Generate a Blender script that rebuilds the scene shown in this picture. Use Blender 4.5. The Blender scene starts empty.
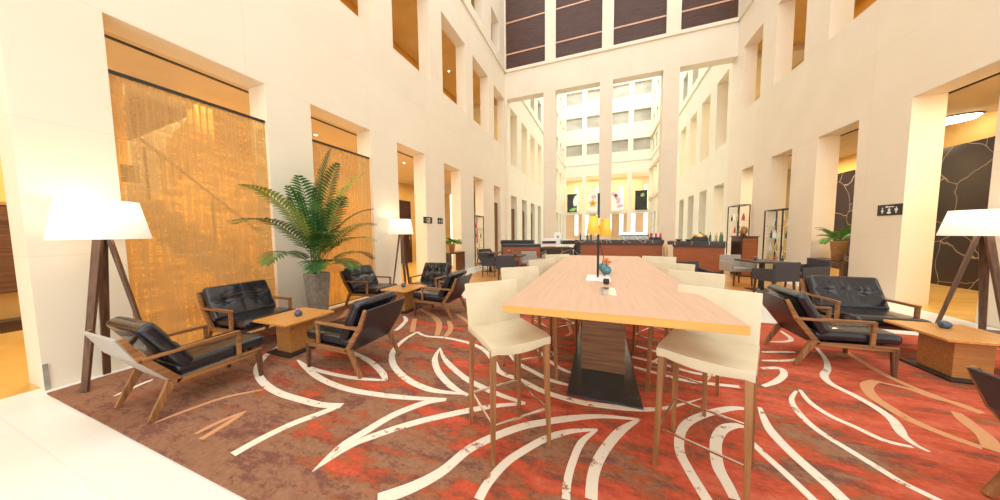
import bpy, bmesh, math, random
from mathutils import Vector, Matrix
random.seed(7)
scn = bpy.context.scene
COL = scn.collection
PI = math.pi

# ------------------------------------------------------------ camera
CAM_H = 1.5
FPX = 270.37664
YAW, PITCH, ROLL = 0.348852337, -0.0660213523, -0.010492895
fwd = Vector((-math.sin(YAW)*math.cos(PITCH), math.cos(YAW)*math.cos(PITCH), math.sin(PITCH)))
rgt = Vector((math.cos(YAW), math.sin(YAW), 0))
upv = rgt.cross(fwd)
r2 = math.cos(ROLL)*rgt + math.sin(ROLL)*upv
u2 = -math.sin(ROLL)*rgt + math.cos(ROLL)*upv
cam = bpy.data.cameras.new('camera'); camo = bpy.data.objects.new('camera', cam); COL.objects.link(camo)
camo.matrix_world = Matrix(((r2.x, u2.x, -fwd.x, 0), (r2.y, u2.y, -fwd.y, 0), (r2.z, u2.z, -fwd.z, CAM_H), (0, 0, 0, 1)))
cam.sensor_fit = 'HORIZONTAL'; cam.sensor_width = 36; cam.lens = 36*FPX/1000
cam.clip_start = 0.05; cam.clip_end = 300
scn.camera = camo

def floor_pt(px, py, z=0.0):
    """point of the horizontal plane z seen at a pixel of the photograph"""
    d = r2*((px-500)/FPX) + u2*(-(py-250)/FPX) + fwd
    t = (z-CAM_H)/d.z
    return (d.x*t, d.y*t)

# ------------------------------------------------------------ materials
MATS = {}
def new_mat(name):
    m = bpy.data.materials.new(name); m.use_nodes = True
    nt = m.node_tree; nt.nodes.clear()
    out = nt.nodes.new('ShaderNodeOutputMaterial'); b = nt.nodes.new('ShaderNodeBsdfPrincipled')
    nt.links.new(b.outputs[0], out.inputs[0])
    MATS[name] = m
    return m, nt, b, out
def rgba(c): return (c[0], c[1], c[2], 1)
def noise_mat(name, c1, c2, rough=0.6, scale=(3, 3, 3), detail=4, metal=0, bump=0.0, lo=.35, hi=.65, spec=.5, coat=0, nrm_scale=None, world=False):
    m, nt, b, out = new_mat(name)
    tc = nt.nodes.new('ShaderNodeTexCoord'); mp = nt.nodes.new('ShaderNodeMapping')
    if world:
        ge = nt.nodes.new('ShaderNodeNewGeometry'); nt.links.new(ge.outputs['Position'], mp.inputs[0])
    else:
        nt.links.new(tc.outputs['Object'], mp.inputs[0])
    mp.inputs['Scale'].default_value = scale
    n = nt.nodes.new('ShaderNodeTexNoise'); n.inputs['Scale'].default_value = 1; n.inputs['Detail'].default_value = detail
    nt.links.new(mp.outputs[0], n.inputs['Vector'])
    r = nt.nodes.new('ShaderNodeValToRGB'); r.color_ramp.elements[0].position = lo; r.color_ramp.elements[1].position = hi
    r.color_ramp.elements[0].color = rgba(c1); r.color_ramp.elements[1].color = rgba(c2)
    nt.links.new(n.outputs[0], r.inputs[0]); nt.links.new(r.outputs[0], b.inputs['Base Color'])
    b.inputs['Roughness'].default_value = rough; b.inputs['Metallic'].default_value = metal
    b.inputs['Specular IOR Level'].default_value = spec
    b.inputs['Coat Weight'].default_value = coat
    if bump:
        bp = nt.nodes.new('ShaderNodeBump'); bp.inputs['Strength'].default_value = bump; bp.inputs['Distance'].default_value = .01
        nt.links.new(n.outputs[0], bp.inputs['Height']); nt.links.new(bp.outputs[0], b.inputs['Normal'])
    return m
def emis(name, c, s):
    m, nt, b, out = new_mat(name)
    b.inputs['Base Color'].default_value = rgba(c); b.inputs['Emission Color'].default_value = rgba(c)
    b.inputs['Emission Strength'].default_value = s
    return m
def glass(name, c=(.95, 1, .97), alpha=.25, rough=.02):
    m, nt, b, out = new_mat(name)
    t = nt.nodes.new('ShaderNodeBsdfTransparent'); mx = nt.nodes.new('ShaderNodeMixShader')
    t.inputs[0].default_value = rgba(c)
    b.inputs['Base Color'].default_value = rgba(c); b.inputs['Roughness'].default_value = rough
    mx.inputs[0].default_value = alpha
    nt.links.new(t.outputs[0], mx.inputs[1]); nt.links.new(b.outputs[0], mx.inputs[2]); nt.links.new(mx.outputs[0], out.inputs[0])
    return m

def stone_mat(name, c1, c2, joint=None, rough=.55, bw=1.2, rh=1.15, floor=False):
    """pale stone slabs with hairline joints"""
    m, nt, b, out = new_mat(name)
    ge = nt.nodes.new('ShaderNodeNewGeometry'); sp = nt.nodes.new('ShaderNodeSeparateXYZ')
    nt.links.new(ge.outputs['Position'], sp.inputs[0])
    cb = nt.nodes.new('ShaderNodeCombineXYZ')
    if floor:
        nt.links.new(sp.outputs['X'], cb.inputs[0]); nt.links.new(sp.outputs['Y'], cb.inputs[1])
    else:
        ad = nt.nodes.new('ShaderNodeMath'); ad.operation = 'ADD'
        nt.links.new(sp.outputs['X'], ad.inputs[0]); nt.links.new(sp.outputs['Y'], ad.inputs[1])
        nt.links.new(ad.outputs[0], cb.inputs[0]); nt.links.new(sp.outputs['Z'], cb.inputs[1])
    br = nt.nodes.new('ShaderNodeTexBrick'); br.inputs['Scale'].default_value = 1
    br.inputs['Mortar Size'].default_value = .006; br.inputs['Brick Width'].default_value = bw; br.inputs['Row Height'].default_value = rh
    br.inputs['Color1'].default_value = rgba(c1); br.inputs['Color2'].default_value = rgba([x*.97 for x in c1]); br.inputs['Mortar'].default_value = rgba(joint or [x*.82 for x in c1])
    br.offset = 0 if not floor else .5
    nt.links.new(cb.outputs[0], br.inputs['Vector'])
    n = nt.nodes.new('ShaderNodeTexNoise'); n.inputs['Scale'].default_value = 1.3; n.inputs['Detail'].default_value = 5
    nt.links.new(ge.outputs['Position'], n.inputs['Vector'])
    mx = nt.nodes.new('ShaderNodeMix'); mx.data_type = 'RGBA'; mx.inputs['B'].default_value = rgba(c2)
    ml = nt.nodes.new('ShaderNodeMapRange'); ml.inputs['From Min'].default_value = .4; ml.inputs['From Max'].default_value = .7; ml.inputs['To Max'].default_value = .45
    nt.links.new(n.outputs[0], ml.inputs[0]); nt.links.new(ml.outputs[0], mx.inputs['Factor'])
    nt.links.new(br.outputs[0], mx.inputs['A']); nt.links.new(mx.outputs['Result'], b.inputs['Base Color'])
    b.inputs['Roughness'].default_value = rough
    return m

STONE = stone_mat('cream_limestone', (.80, .72, .58), (.84, .77, .65), joint=(.74, .645, .53), bw=2.35, rh=1.31)
STONE2 = stone_mat('court_lit_limestone', (.80, .77, .64), (.85, .82, .70), joint=(.75, .71, .58), bw=2.35, rh=1.31)  # same stone with the court's greenish white light put into its colour
FLOORM = stone_mat('floor_stone', (.84, .80, .73), (.88, .85, .79), joint=(.76, .71, .63), rough=.3, bw=1.2, rh=.6, floor=True)
OCHRE = noise_mat('ochre_plaster', (.66, .42, .13), (.74, .50, .19), .8, (1, 1, 1))
OCHREDK = noise_mat('amber_gallery_wall', (.55, .25, .02), (.60, .29, .03), .6, (1, 1, 1))  # saturated amber base colour for the gallery back walls
CEILM = noise_mat('warm_ceiling_paint', (.66, .55, .38), (.72, .6, .43), .8, (1, 1, 1))
AMBERFL = noise_mat('honey_polished_floor', (.66, .40, .10), (.74, .48, .15), .25, (1, 3, 1))
def plank_mat(name, c1, c2):
    m, nt, b, out = new_mat(name)
    ge = nt.nodes.new('ShaderNodeNewGeometry'); br = nt.nodes.new('ShaderNodeTexBrick')
    mp = nt.nodes.new('ShaderNodeMapping'); mp.inputs['Rotation'].default_value = (0, 0, PI/2)
    nt.links.new(ge.outputs['Position'], mp.inputs[0]); nt.links.new(mp.outputs[0], br.inputs['Vector'])
    br.inputs['Scale'].default_value = 1; br.inputs['Brick Width'].default_value = 1.1; br.inputs['Row Height'].default_value = .11
    br.inputs['Mortar Size'].default_value = .002
    br.inputs['Color1'].default_value = rgba(c1); br.inputs['Color2'].default_value = rgba(c2); br.inputs['Mortar'].default_value = rgba([x*.6 for x in c1])
    nt.links.new(br.outputs[0], b.inputs['Base Color']); b.inputs['Roughness'].default_value = .28
    return m
PARQ = plank_mat('orange_parquet', (.62, .27, .07), (.72, .36, .11))
def wood(name, c1, c2, axis, rough=.42, coat=0):
    s = [38, 38, 38]; s[axis] = 2.2
    return noise_mat(name, c1, c2, rough, tuple(s), 5, coat=coat, lo=.3, hi=.7)
WAL = [wood('walnut_grain_%s' % 'xyz'[k], (.17, .066, .022), (.40, .185, .066), k) for k in range(3)]
DWAL = [wood('dark_walnut_grain_%s' % 'xyz'[k], (.055, .025, .013), (.16, .072, .034), k) for k in range(3)]
OAK = [wood('golden_oak_grain_%s' % 'xyz'[k], (.36, .155, .04), (.52, .24, .07), k, .38) for k in range(3)]
TOPM = wood('pale_oak_tabletop', (.56, .35, .235), (.63, .41, .285), 1, .5)
EDGEM = wood('honey_oak_edge', (.62, .27, .05), (.72, .35, .08), 0, .4)
CTOP = wood('cherry_tabletop', (.58, .25, .055), (.70, .34, .09), 1, .25)
PED = wood('walnut_veneer', (.16, .07, .03), (.32, .16, .08), 0, .4)
MAHO = wood('mahogany_panel', (.25, .065, .018), (.37, .115, .035), 0, .35)
PANEL = noise_mat('dark_brown_timber_panel', (.040, .013, .008), (.085, .030, .018), .5, (2, 2, 40), 4)
DARKW = noise_mat('espresso_lacquer', (.035, .018, .014), (.07, .032, .024), .3, (2, 2, 20))
LEATH = noise_mat('black_leather', (.008, .009, .014), (.018, .018, .026), .27, (7, 7, 7), 4, bump=.9, coat=.35)
SHELL = noise_mat('charcoal_back_shell', (.018, .016, .022), (.03, .026, .034), .38, (60, 60, 60))
SHELLG = noise_mat('grey_back_shell', (.40, .37, .34), (.45, .42, .38), .6, (60, 60, 60))
CREAM = noise_mat('cream_leather', (.60, .51, .34), (.66, .57, .40), .4, (6, 6, 6), 5, bump=.1)
CHROME = noise_mat('polished_steel', (.7, .68, .64), (.8, .78, .74), .15, (5, 5, 5), metal=1)
BRASS = noise_mat('brass_trim', (.62, .40, .18), (.72, .48, .24), .3, (5, 5, 5), metal=1)
COPPER = noise_mat('copper_strip', (.62, .34, .22), (.70, .40, .27), .35, (5, 5, 5))
BLACK = noise_mat('black_metal', (.012, .014, .016), (.022, .026, .028), .38, (20, 20, 20))
PLATE = noise_mat('blackened_steel_plate', (.020, .030, .034), (.035, .045, .05), .22, (6, 6, 6), spec=.7)
GREYF = noise_mat('charcoal_upholstery', (.035, .034, .042), (.055, .052, .06), .7, (50, 50, 50))
LGREYF = noise_mat('taupe_upholstery', (.34, .31, .28), (.40, .37, .33), .7, (50, 50, 50))
CONC = noise_mat('grey_concrete', (.24, .22, .18), (.36, .33, .28), .85, (14, 14, 14), 8, bump=.3)
TERRA = noise_mat('terracotta_pot', (.50, .27, .10), (.62, .36, .15), .7, (9, 9, 9))
SOIL = noise_mat('potting_soil', (.03, .02, .012), (.06, .04, .02), .95, (40, 40, 40), bump=.5)
LEAF = noise_mat('palm_leaf_green', (.015, .075, .015), (.06, .18, .035), .38, (5, 5, 5))
LEAF_LIT = noise_mat('lit_leaf_green', (.12, .24, .03), (.30, .36, .05), .4, (5, 5, 5))  # leaf green with the yellowish light put into it
FERN = noise_mat('fern_green', (.06, .22, .02), (.16, .38, .05), .45, (8, 8, 8))
STEMG = noise_mat('stem_green', (.10, .16, .04), (.18, .24, .07), .5, (8, 8, 30))
BLUEG = noise_mat('smoky_blue_glass', (.02, .05, .09), (.04, .10, .16), .08, (4, 4, 4), coat=.6)
TEAL = noise_mat('teal_glass', (.02, .16, .22), (.05, .26, .34), .06, (8, 8, 8), coat=.8)
PINK = noise_mat('pink_petal', (.75, .18, .22), (.85, .30, .30), .5, (20, 20, 20))
ORANGEP = noise_mat('orange_petal', (.85, .14, .02), (.9, .28, .03), .5, (20, 20, 20))
YELS = emis('amber_shade', (.80, .42, .05), .25)
WHITEM = noise_mat('white_marble', (.82, .80, .76), (.88, .86, .83), .25, (6, 6, 6))
WHITEP = noise_mat('white_enamel', (.80, .80, .78), (.85, .85, .83), .3, (6, 6, 6))
GLASS = glass('clear_glass')
GLASSD = glass('dark_bottle_glass', (.25, .35, .2), .5)
REDG = noise_mat('red_gloss', (.6, .03, .04), (.7, .06, .06), .3, (6, 6, 6))
JARG = glass('jar_glass', (.9, .93, .93), .55)
PANEGREY = noise_mat('grey_reflecting_pane', (.34, .32, .25), (.48, .46, .38), .3, (.5, .5, .8), 3)  # reflections of the window glass put into an opaque grey
SPOTM = emis('lit_lens', (1, .86, .62), 14)

def marble(name, base, vein, scale=1.2, thr=.03, rough=.15):
    m, nt, b, out = new_mat(name)
    ge = nt.nodes.new('ShaderNodeNewGeometry')
    n = nt.nodes.new('ShaderNodeTexNoise'); n.inputs['Scale'].default_value = 1.1; n.inputs['Detail'].default_value = 3
    nt.links.new(ge.outputs['Position'], n.inputs['Vector'])
    mx0 = nt.nodes.new('ShaderNodeMix'); mx0.data_type = 'VECTOR'; mx0.inputs[0].default_value = .35
    nt.links.new(ge.outputs['Position'], mx0.inputs['A']); nt.links.new(n.outputs['Color'], mx0.inputs['B'])
    v = nt.nodes.new('ShaderNodeTexVoronoi'); v.feature = 'DISTANCE_TO_EDGE'; v.inputs['Scale'].default_value = scale
    nt.links.new(mx0.outputs['Result'], v.inputs['Vector'])
    r = nt.nodes.new('ShaderNodeValToRGB'); r.color_ramp.elements[0].color = rgba(vein); r.color_ramp.elements[1].color = rgba(base)
    r.color_ramp.elements[0].position = 0; r.color_ramp.elements[1].position = thr
    nt.links.new(v.outputs['Distance'], r.inputs[0]); nt.links.new(r.outputs[0], b.inputs['Base Color'])
    b.inputs['Roughness'].default_value = rough
    return m
MARBW = marble('dark_marble_wall', (.030, .020, .024), (.42, .34, .26), 1.7, .012, .2)
MARBC = marble('black_bar_marble', (.05, .045, .04), (.50, .42, .30), 3.2, .028, .2)

def blind_mat(name, c1, c2, trans):
    m, nt, b, out = new_mat(name)
    ge = nt.nodes.new('ShaderNodeNewGeometry'); mp = nt.nodes.new('ShaderNodeMapping'); mp.inputs['Scale'].default_value = (2, 4, 80)
    nt.links.new(ge.outputs['Position'], mp.inputs[0])
    n = nt.nodes.new('ShaderNodeTexNoise'); n.inputs['Scale'].default_value = 1; n.inputs['Detail'].default_value = 3
    nt.links.new(mp.outputs[0], n.inputs['Vector'])
    mp2 = nt.nodes.new('ShaderNodeMapping'); mp2.inputs['Scale'].default_value = (2, 45, 1.2); nt.links.new(ge.outputs['Position'], mp2.inputs[0])
    n2 = nt.nodes.new('ShaderNodeTexNoise'); n2.inputs['Scale'].default_value = 1; nt.links.new(mp2.outputs[0], n2.inputs['Vector'])
    r = nt.nodes.new('ShaderNodeValToRGB'); r.color_ramp.elements[0].position = .35; r.color_ramp.elements[1].position = .65
    r.color_ramp.elements[0].color = rgba(c1); r.color_ramp.elements[1].color = rgba(c2)
    nt.links.new(n.outputs[0], r.inputs[0]); nt.links.new(r.outputs[0], b.inputs['Base Color']); b.inputs['Roughness'].default_value = .7
    tl = nt.nodes.new('ShaderNodeBsdfTranslucent'); nt.links.new(r.outputs[0], tl.inputs[0])
    m1 = nt.nodes.new('ShaderNodeMixShader'); m1.inputs[0].default_value = .5
    nt.links.new(b.outputs[0], m1.inputs[1]); nt.links.new(tl.outputs[0], m1.inputs[2])
    tp = nt.nodes.new('ShaderNodeBsdfTransparent'); tp.inputs[0].default_value = (1, .88, .64, 1)
    ad = nt.nodes.new('ShaderNodeMath'); ad.operation = 'ADD'; nt.links.new(n.outputs[0], ad.inputs[0]); nt.links.new(n2.outputs[0], ad.inputs[1])
    mr = nt.nodes.new('ShaderNodeMapRange'); mr.inputs['From Min'].default_value = .8; mr.inputs['From Max'].default_value = 1.2
    mr.inputs['To Min'].default_value = trans-.2; mr.inputs['To Max'].default_value = trans+.2
    nt.links.new(ad.outputs[0], mr.inputs[0])
    m2 = nt.nodes.new('ShaderNodeMixShader'); nt.links.new(mr.outputs[0], m2.inputs[0])
    nt.links.new(m1.outputs[0], m2.inputs[1]); nt.links.new(tp.outputs[0], m2.inputs[2]); nt.links.new(m2.outputs[0], out.inputs[0])
    return m
BLIND = blind_mat('woven_amber_blind', (.50, .37, .19), (.66, .51, .28), .48)
BLINDW = blind_mat('woven_brown_blind', (.28, .15, .05), (.42, .24, .09), .12)

def shade_mat():
    m, nt, b, out = new_mat('lit_linen_shade')
    b.inputs['Base Color'].default_value = (.9, .84, .74, 1); b.inputs['Roughness'].default_value = .8
    b.inputs['Emission Color'].default_value = (1, .88, .70, 1); b.inputs['Emission Strength'].default_value = .42
    return m
SHADE = shade_mat()

def rug_mat():
    m, nt, b, out = new_mat('rug_pile')
    ge = nt.nodes.new('ShaderNodeNewGeometry')
    sp = nt.nodes.new('ShaderNodeSeparateXYZ'); nt.links.new(ge.outputs['Position'], sp.inputs[0])
    def ns(scale, detail=5, rough=.6):
        mp = nt.nodes.new('ShaderNodeMapping'); mp.inputs['Scale'].default_value = scale; nt.links.new(ge.outputs['Position'], mp.inputs[0])
        n = nt.nodes.new('ShaderNodeTexNoise'); n.inputs['Scale'].default_value = 1; n.inputs['Detail'].default_value = detail; n.inputs['Roughness'].default_value = rough
        nt.links.new(mp.outputs[0], n.inputs['Vector']); return n.outputs[0]
    big = ns((1.05, 3.1, 1), 8, .70)
    # share of red grows towards the right-hand half of the rug; the borders stay plain brown
    gx = nt.nodes.new('ShaderNodeMapRange'); gx.inputs['From Min'].default_value = -4.2; gx.inputs['From Max'].default_value = 1.8
    gx.inputs['To Min'].default_value = -.045; gx.inputs['To Max'].default_value = .10
    nt.links.new(sp.outputs['X'], gx.inputs[0])
    gy = nt.nodes.new('ShaderNodeMapRange'); gy.inputs['From Min'].default_value = .85; gy.inputs['From Max'].default_value = 1.35
    gy.inputs['To Min'].default_value = -.16; gy.inputs['To Max'].default_value = 0
    nt.links.new(sp.outputs['Y'], gy.inputs[0])
    a1 = nt.nodes.new('ShaderNodeMath'); a1.operation = 'ADD'; nt.links.new(big, a1.inputs[0]); nt.links.new(gx.outputs[0], a1.inputs[1])
    a2 = nt.nodes.new('ShaderNodeMath'); a2.operation = 'ADD'; nt.links.new(a1.outputs[0], a2.inputs[0]); nt.links.new(gy.outputs[0], a2.inputs[1])
    r = nt.nodes.new('ShaderNodeValToRGB'); e = r.color_ramp.elements
    e[0].position = .49; e[0].color = (.29, .145, .085, 1)
    e[1].position = .575; e[1].color = (.50, .085, .04, 1)
    e2 = e.new(.535); e2.color = (.33, .10, .045, 1)
    e3 = e.new(.75); e3.color = (.60, .16, .095, 1)
    nt.links.new(a2.outputs[0], r.inputs[0])
    pur = ns((2.6, 6, 1), 9, .85)
    pr = nt.nodes.new('ShaderNodeMapRange'); pr.inputs['From Min'].default_value = .50; pr.inputs['From Max'].default_value = .56; pr.inputs['To Max'].default_value = .65
    nt.links.new(pur, pr.inputs[0])
    mx = nt.nodes.new('ShaderNodeMix'); mx.data_type = 'RGBA'; mx.inputs['B'].default_value = (.13, .045, .045, 1)
    lim = nt.nodes.new('ShaderNodeMapRange'); lim.inputs['From Min'].default_value = .52; lim.inputs['From Max'].default_value = .62; lim.inputs['To Min'].default_value = 1; lim.inputs['To Max'].default_value = .12
    nt.links.new(a2.outputs[0], lim.inputs[0])
    mu = nt.nodes.new('ShaderNodeMath'); mu.operation = 'MULTIPLY'; nt.links.new(pr.outputs[0], mu.inputs[0]); nt.links.new(lim.outputs[0], mu.inputs[1])
    nt.links.new(mu.outputs[0], mx.inputs['Factor']); nt.links.new(r.outputs[0], mx.inputs['A'])
    fine = ns((34, 34, 34), 4)
    fm = nt.nodes.new('ShaderNodeMapRange'); fm.inputs['To Min'].default_value = .62; fm.inputs['To Max'].default_value = 1.38; nt.links.new(fine, fm.inputs[0])
    vm = nt.nodes.new('ShaderNodeVectorMath'); vm.operation = 'SCALE'; nt.links.new(mx.outputs['Result'], vm.inputs[0]); nt.links.new(fm.outputs[0], vm.inputs['Scale'])
    nt.links.new(vm.outputs[0], b.inputs['Base Color']); b.inputs['Roughness'].default_value = .95; b.inputs['Specular IOR Level'].default_value = .1
    bp = nt.nodes.new('ShaderNodeBump'); bp.inputs['Strength'].default_value = .4; bp.inputs['Distance'].default_value = .006
    nt.links.new(fine, bp.inputs['Height']); nt.links.new(bp.outputs[0], b.inputs['Normal'])
    return m
RUG = rug_mat()
def band_mat(name, c, worn, amt):
    m, nt, b, out = new_mat(name)
    ge = nt.nodes.new('ShaderNodeNewGeometry')
    n = nt.nodes.new('ShaderNodeTexNoise'); n.inputs['Scale'].default_value = 9; n.inputs['Detail'].default_value = 8; n.inputs['Roughness'].default_value = .75
    nt.links.new(ge.outputs['Position'], n.inputs['Vector'])
    r = nt.nodes.new('ShaderNodeValToRGB'); r.color_ramp.elements[0].position = amt; r.color_ramp.elements[1].position = amt+.05
    r.color_ramp.elements[0].color = rgba(c); r.color_ramp.elements[1].color = rgba(worn)
    nt.links.new(n.outputs[0], r.inputs[0]); nt.links.new(r.outputs[0], b.inputs['Base Color']); b.inputs['Roughness'].default_value = .95
    b.inputs['Specular IOR Level'].default_value = .1
    return m
BANDC = band_mat('cream_rug_band', (.78, .70, .58), (.35, .16, .09), .575)
BANDP = band_mat('peach_rug_band', (.60, .30, .15), (.45, .16, .08), .62)

# ------------------------------------------------------------ mesh builder
class MB:
    def __init__(s): s.v = []; s.f = []; s.mi = []; s.sm = []
    def add(s, vs, fs, mi=0, smooth=False, M=None):
        o = len(s.v)
        for p in vs:
            p = Vector(p)
            if M is not None: p = M @ p
            s.v.append(tuple(p))
        for f in fs: s.f.append(tuple(i+o for i in f)); s.mi.append(mi); s.sm.append(smooth)
        return s
    def box(s, x0, x1, y0, y1, z0, z1, mi=0, M=None):
        v = [(x0, y0, z0), (x1, y0, z0), (x1, y1, z0), (x0, y1, z0), (x0, y0, z1), (x1, y0, z1), (x1, y1, z1), (x0, y1, z1)]
        return s.add(v, [(0, 3, 2, 1), (4, 5, 6, 7), (0, 1, 5, 4), (1, 2, 6, 5), (2, 3, 7, 6), (3, 0, 4, 7)], mi, False, M)
    def hexa(s, v8, mi=0):
        return s.add(v8, [(0, 3, 2, 1), (4, 5, 6, 7), (0, 1, 5, 4), (1, 2, 6, 5), (2, 3, 7, 6), (3, 0, 4, 7)], mi)
    def beam(s, a, b, wa, ha, wb=None, hb=None, side=(0, 1, 0), mi=0):
        """square bar from a to b; w along side, h across"""
        a = Vector(a); b = Vector(b); d = (b-a).normalized(); sd = Vector(side); sd = (sd-d*sd.dot(d)).normalized(); up = d.cross(sd)
        wb = wb or wa; hb = hb or ha
        r = []
        for p, w, h in ((a, wa, ha), (b, wb, hb)):
            for i, j in ((-1, -1), (1, -1), (1, 1), (-1, 1)): r.append(p+sd*(i*w/2)+up*(j*h/2))
        return s.hexa(r, mi)
    def prism(s, poly, axis, t0, t1, mi=0, smooth=False):
        """poly: list of 2-D points; axis 0/1/2 = extrusion axis"""
        n = len(poly)
        def P(p, t):
            return (t, p[0], p[1]) if axis == 0 else ((p[0], t, p[1]) if axis == 1 else (p[0], p[1], t))
        v = [P(p, t0) for p in poly]+[P(p, t1) for p in poly]
        f = [tuple(range(n))[::-1], tuple(range(n, 2*n))]+[(i, (i+1) % n, n+(i+1) % n, n+i) for i in range(n)]
        return s.add(v, f, mi, smooth)
    def lathe(s, prof, c=(0, 0, 0), n=24, mi=0, smooth=True, sx=1, sy=1):
        v = []; f = []
        for r, z in prof:
            for k in range(n):
                a = 2*PI*k/n; v.append((c[0]+r*math.cos(a)*sx, c[1]+r*math.sin(a)*sy, c[2]+z))
        for i in range(len(prof)-1):
            for k in range(n):
                a, b2 = i*n+k, i*n+(k+1) % n; f.append((a, b2, b2+n, a+n))
        if prof[0][0] > 1e-5: f.append(tuple(range(n))[::-1])
        if prof[-1][0] > 1e-5: f.append(tuple((len(prof)-1)*n+k for k in range(n)))
        return s.add(v, f, mi, smooth)
    def tube(s, pts, r, n=8, mi=0, r1=None):
        pts = [Vector(p) for p in pts]; v = []; f = []
        N = len(pts)
        for i, p in enumerate(pts):
            d = (pts[min(i+1, N-1)]-pts[max(i-1, 0)]).normalized()
            a = Vector((0, 0, 1)) if abs(d.z) < .9 else Vector((1, 0, 0))
            u = d.cross(a).normalized(); w = d.cross(u)
            rr = r if r1 is None else r+(r1-r)*i/(N-1)
            for k in range(n):
                t = 2*PI*k/n; v.append(p+u*(rr*math.cos(t))+w*(rr*math.sin(t)))
        for i in range(N-1):
            for k in range(n): a, b2 = i*n+k, i*n+(k+1) % n; f.append((a, a+n, b2+n, b2))
        f.append(tuple(range(n))); f.append(tuple((N-1)*n+k for k in range(n))[::-1])
        return s.add(v, f, mi, True)
    def cushion(s, c, size, r, n=14, disp=None, M=None, mi=0):
        """rounded padded block, disp(u,v) in -1..1 moves its +z face"""
        hx, hy, hz = (x/2 for x in size); idx = {}; v = []; f = []
        def key(p):
            k = (round(p[0], 5), round(p[1], 5), round(p[2], 5))
            if k not in idx:
                q = Vector((p[0]*hx, p[1]*hy, p[2]*hz)); inn = Vector((max(-hx+r, min(hx-r, q.x)), max(-hy+r, min(hy-r, q.y)), max(-hz+r, min(hz-r, q.z))))
                d = q-inn
                if d.length > 1e-9:
                    q = inn+d.normalized()*r
                if disp and p[2] > 0: q.z += disp(p[0], p[1])*(p[2])
                idx[k] = len(v); v.append(Vector(c)+q)
            return idx[k]
        cs = [math.copysign(1-(1-abs(t))**1.6, t) if 0 else t for t in [-1+2*i/n for i in range(n+1)]]
        nz = 4; cz = [-1+2*i/nz for i in range(nz+1)]
        for (A, B, fn) in ((cs, cs, lambda a, b: (a, b, 1)), (cs, cs, lambda a, b: (b, a, -1)), (cs, cz, lambda a, b: (a, -1, b)), (cs, cz, lambda a, b: (-a, 1, b)), (cs, cz, lambda a, b: (1, a, b)), (cs, cz, lambda a, b: (-1, -a, b))):
            for i in range(len(A)-1):
                for j in range(len(B)-1):
                    f.append((key(fn(A[i], B[j])), key(fn(A[i+1], B[j])), key(fn(A[i+1], B[j+1])), key(fn(A[i], B[j+1]))))
        return s.add(v, f, mi, True, M)
    def build(s, name, mats, parent=None, bevel=0, xf=None):
        me = bpy.data.meshes.new(name)
        vs = s.v if xf is None else [xf(p) for p in s.v]
        me.from_pydata(vs, [], s.f)
        if not isinstance(mats, (list, tuple)): mats = [mats]
        for m in mats: me.materials.append(m)
        for p, mi, sm in zip(me.polygons, s.mi, s.sm): p.material_index = mi; p.use_smooth = sm
        me.update()
        o = bpy.data.objects.new(name, me); COL.objects.link(o)
        if parent is not None: o.parent = parent
        if bevel:
            b = o.modifiers.new('bevel', 'BEVEL'); b.width = bevel; b.segments = 2; b.limit_method = 'ANGLE'; b.angle_limit = .6
        return o
def tag(o, label=None, cat=None, group=None, kind=None):
    if label: o['label'] = label
    if cat: o['category'] = cat
    if group: o['group'] = group
    if kind: o['kind'] = kind
    return o
def root(name, loc, rz, label, cat, group=None):
    o = bpy.data.objects.new(name, None); COL.objects.link(o); o.empty_display_size = .1
    o.location = loc; o.rotation_euler = (0, 0, rz)
    return tag(o, label, cat, group)
def kids(o): return [c for c in ALLK.get(o.name, [])]
def copy_tree(o, parent=None):
    c = o.copy(); COL.objects.link(c)
    if parent is not None: c.parent = parent
    for ch in list(o.children): copy_tree(ch, c)
    return c
def dup(o, loc, rz, label, group=None):
    c = copy_tree(o); c.location = loc; c.rotation_euler = (0, 0, rz); c['label'] = label
    if group: c['group'] = group
    return c
def struct(o): o['kind'] = 'structure'; return o

# ------------------------------------------------------------ the setting
def wall_cells(mb, x0, x1, ya, yb, za, zb, holes, mi=0):
    """wall slab between x0..x1 running along y with rectangular holes (y0,y1,z0,z1)"""
    ys = sorted({ya, yb, *[h[0] for h in holes], *[h[1] for h in holes]}); zs = sorted({za, zb, *[h[2] for h in holes], *[h[3] for h in holes]})
    ys = [y for y in ys if ya <= y <= yb]; zs = [z for z in zs if za <= z <= zb]
    # closed surface: only faces that border the air
    def solid(i, j):
        if i < 0 or j < 0 or i >= len(ys)-1 or j >= len(zs)-1: return False
        yc = (ys[i]+ys[i+1])/2; zc = (zs[j]+zs[j+1])/2
        return not any(h[0] < yc < h[1] and h[2] < zc < h[3] for h in holes)
    for i in range(len(ys)-1):
        for j in range(len(zs)-1):
            if not solid(i, j): continue
            a, b, c, d = ys[i], ys[i+1], zs[j], zs[j+1]
            mb.add([(x0, a, c), (x0, b, c), (x0, b, d), (x0, a, d)], [(0, 3, 2, 1)], mi)
            mb.add([(x1, a, c), (x1, b, c), (x1, b, d), (x1, a, d)], [(0, 1, 2, 3)], mi)
            if not solid(i-1, j): mb.add([(x0, a, c), (x1, a, c), (x1, a, d), (x0, a, d)], [(0, 1, 2, 3)], mi)
            if not solid(i+1, j): mb.add([(x0, b, c), (x1, b, c), (x1, b, d), (x0, b, d)], [(0, 3, 2, 1)], mi)
            if not solid(i, j-1): mb.add([(x0, a, c), (x1, a, c), (x1, b, c), (x0, b, c)], [(0, 3, 2, 1)], mi)
            if not solid(i, j+1): mb.add([(x0, a, d), (x1, a, d), (x1, b, d), (x0, b, d)], [(0, 1, 2, 3)], mi)
XL, XR, YB = -5.07, 5.58, 15.04
TOPZ = 16.5
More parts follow.
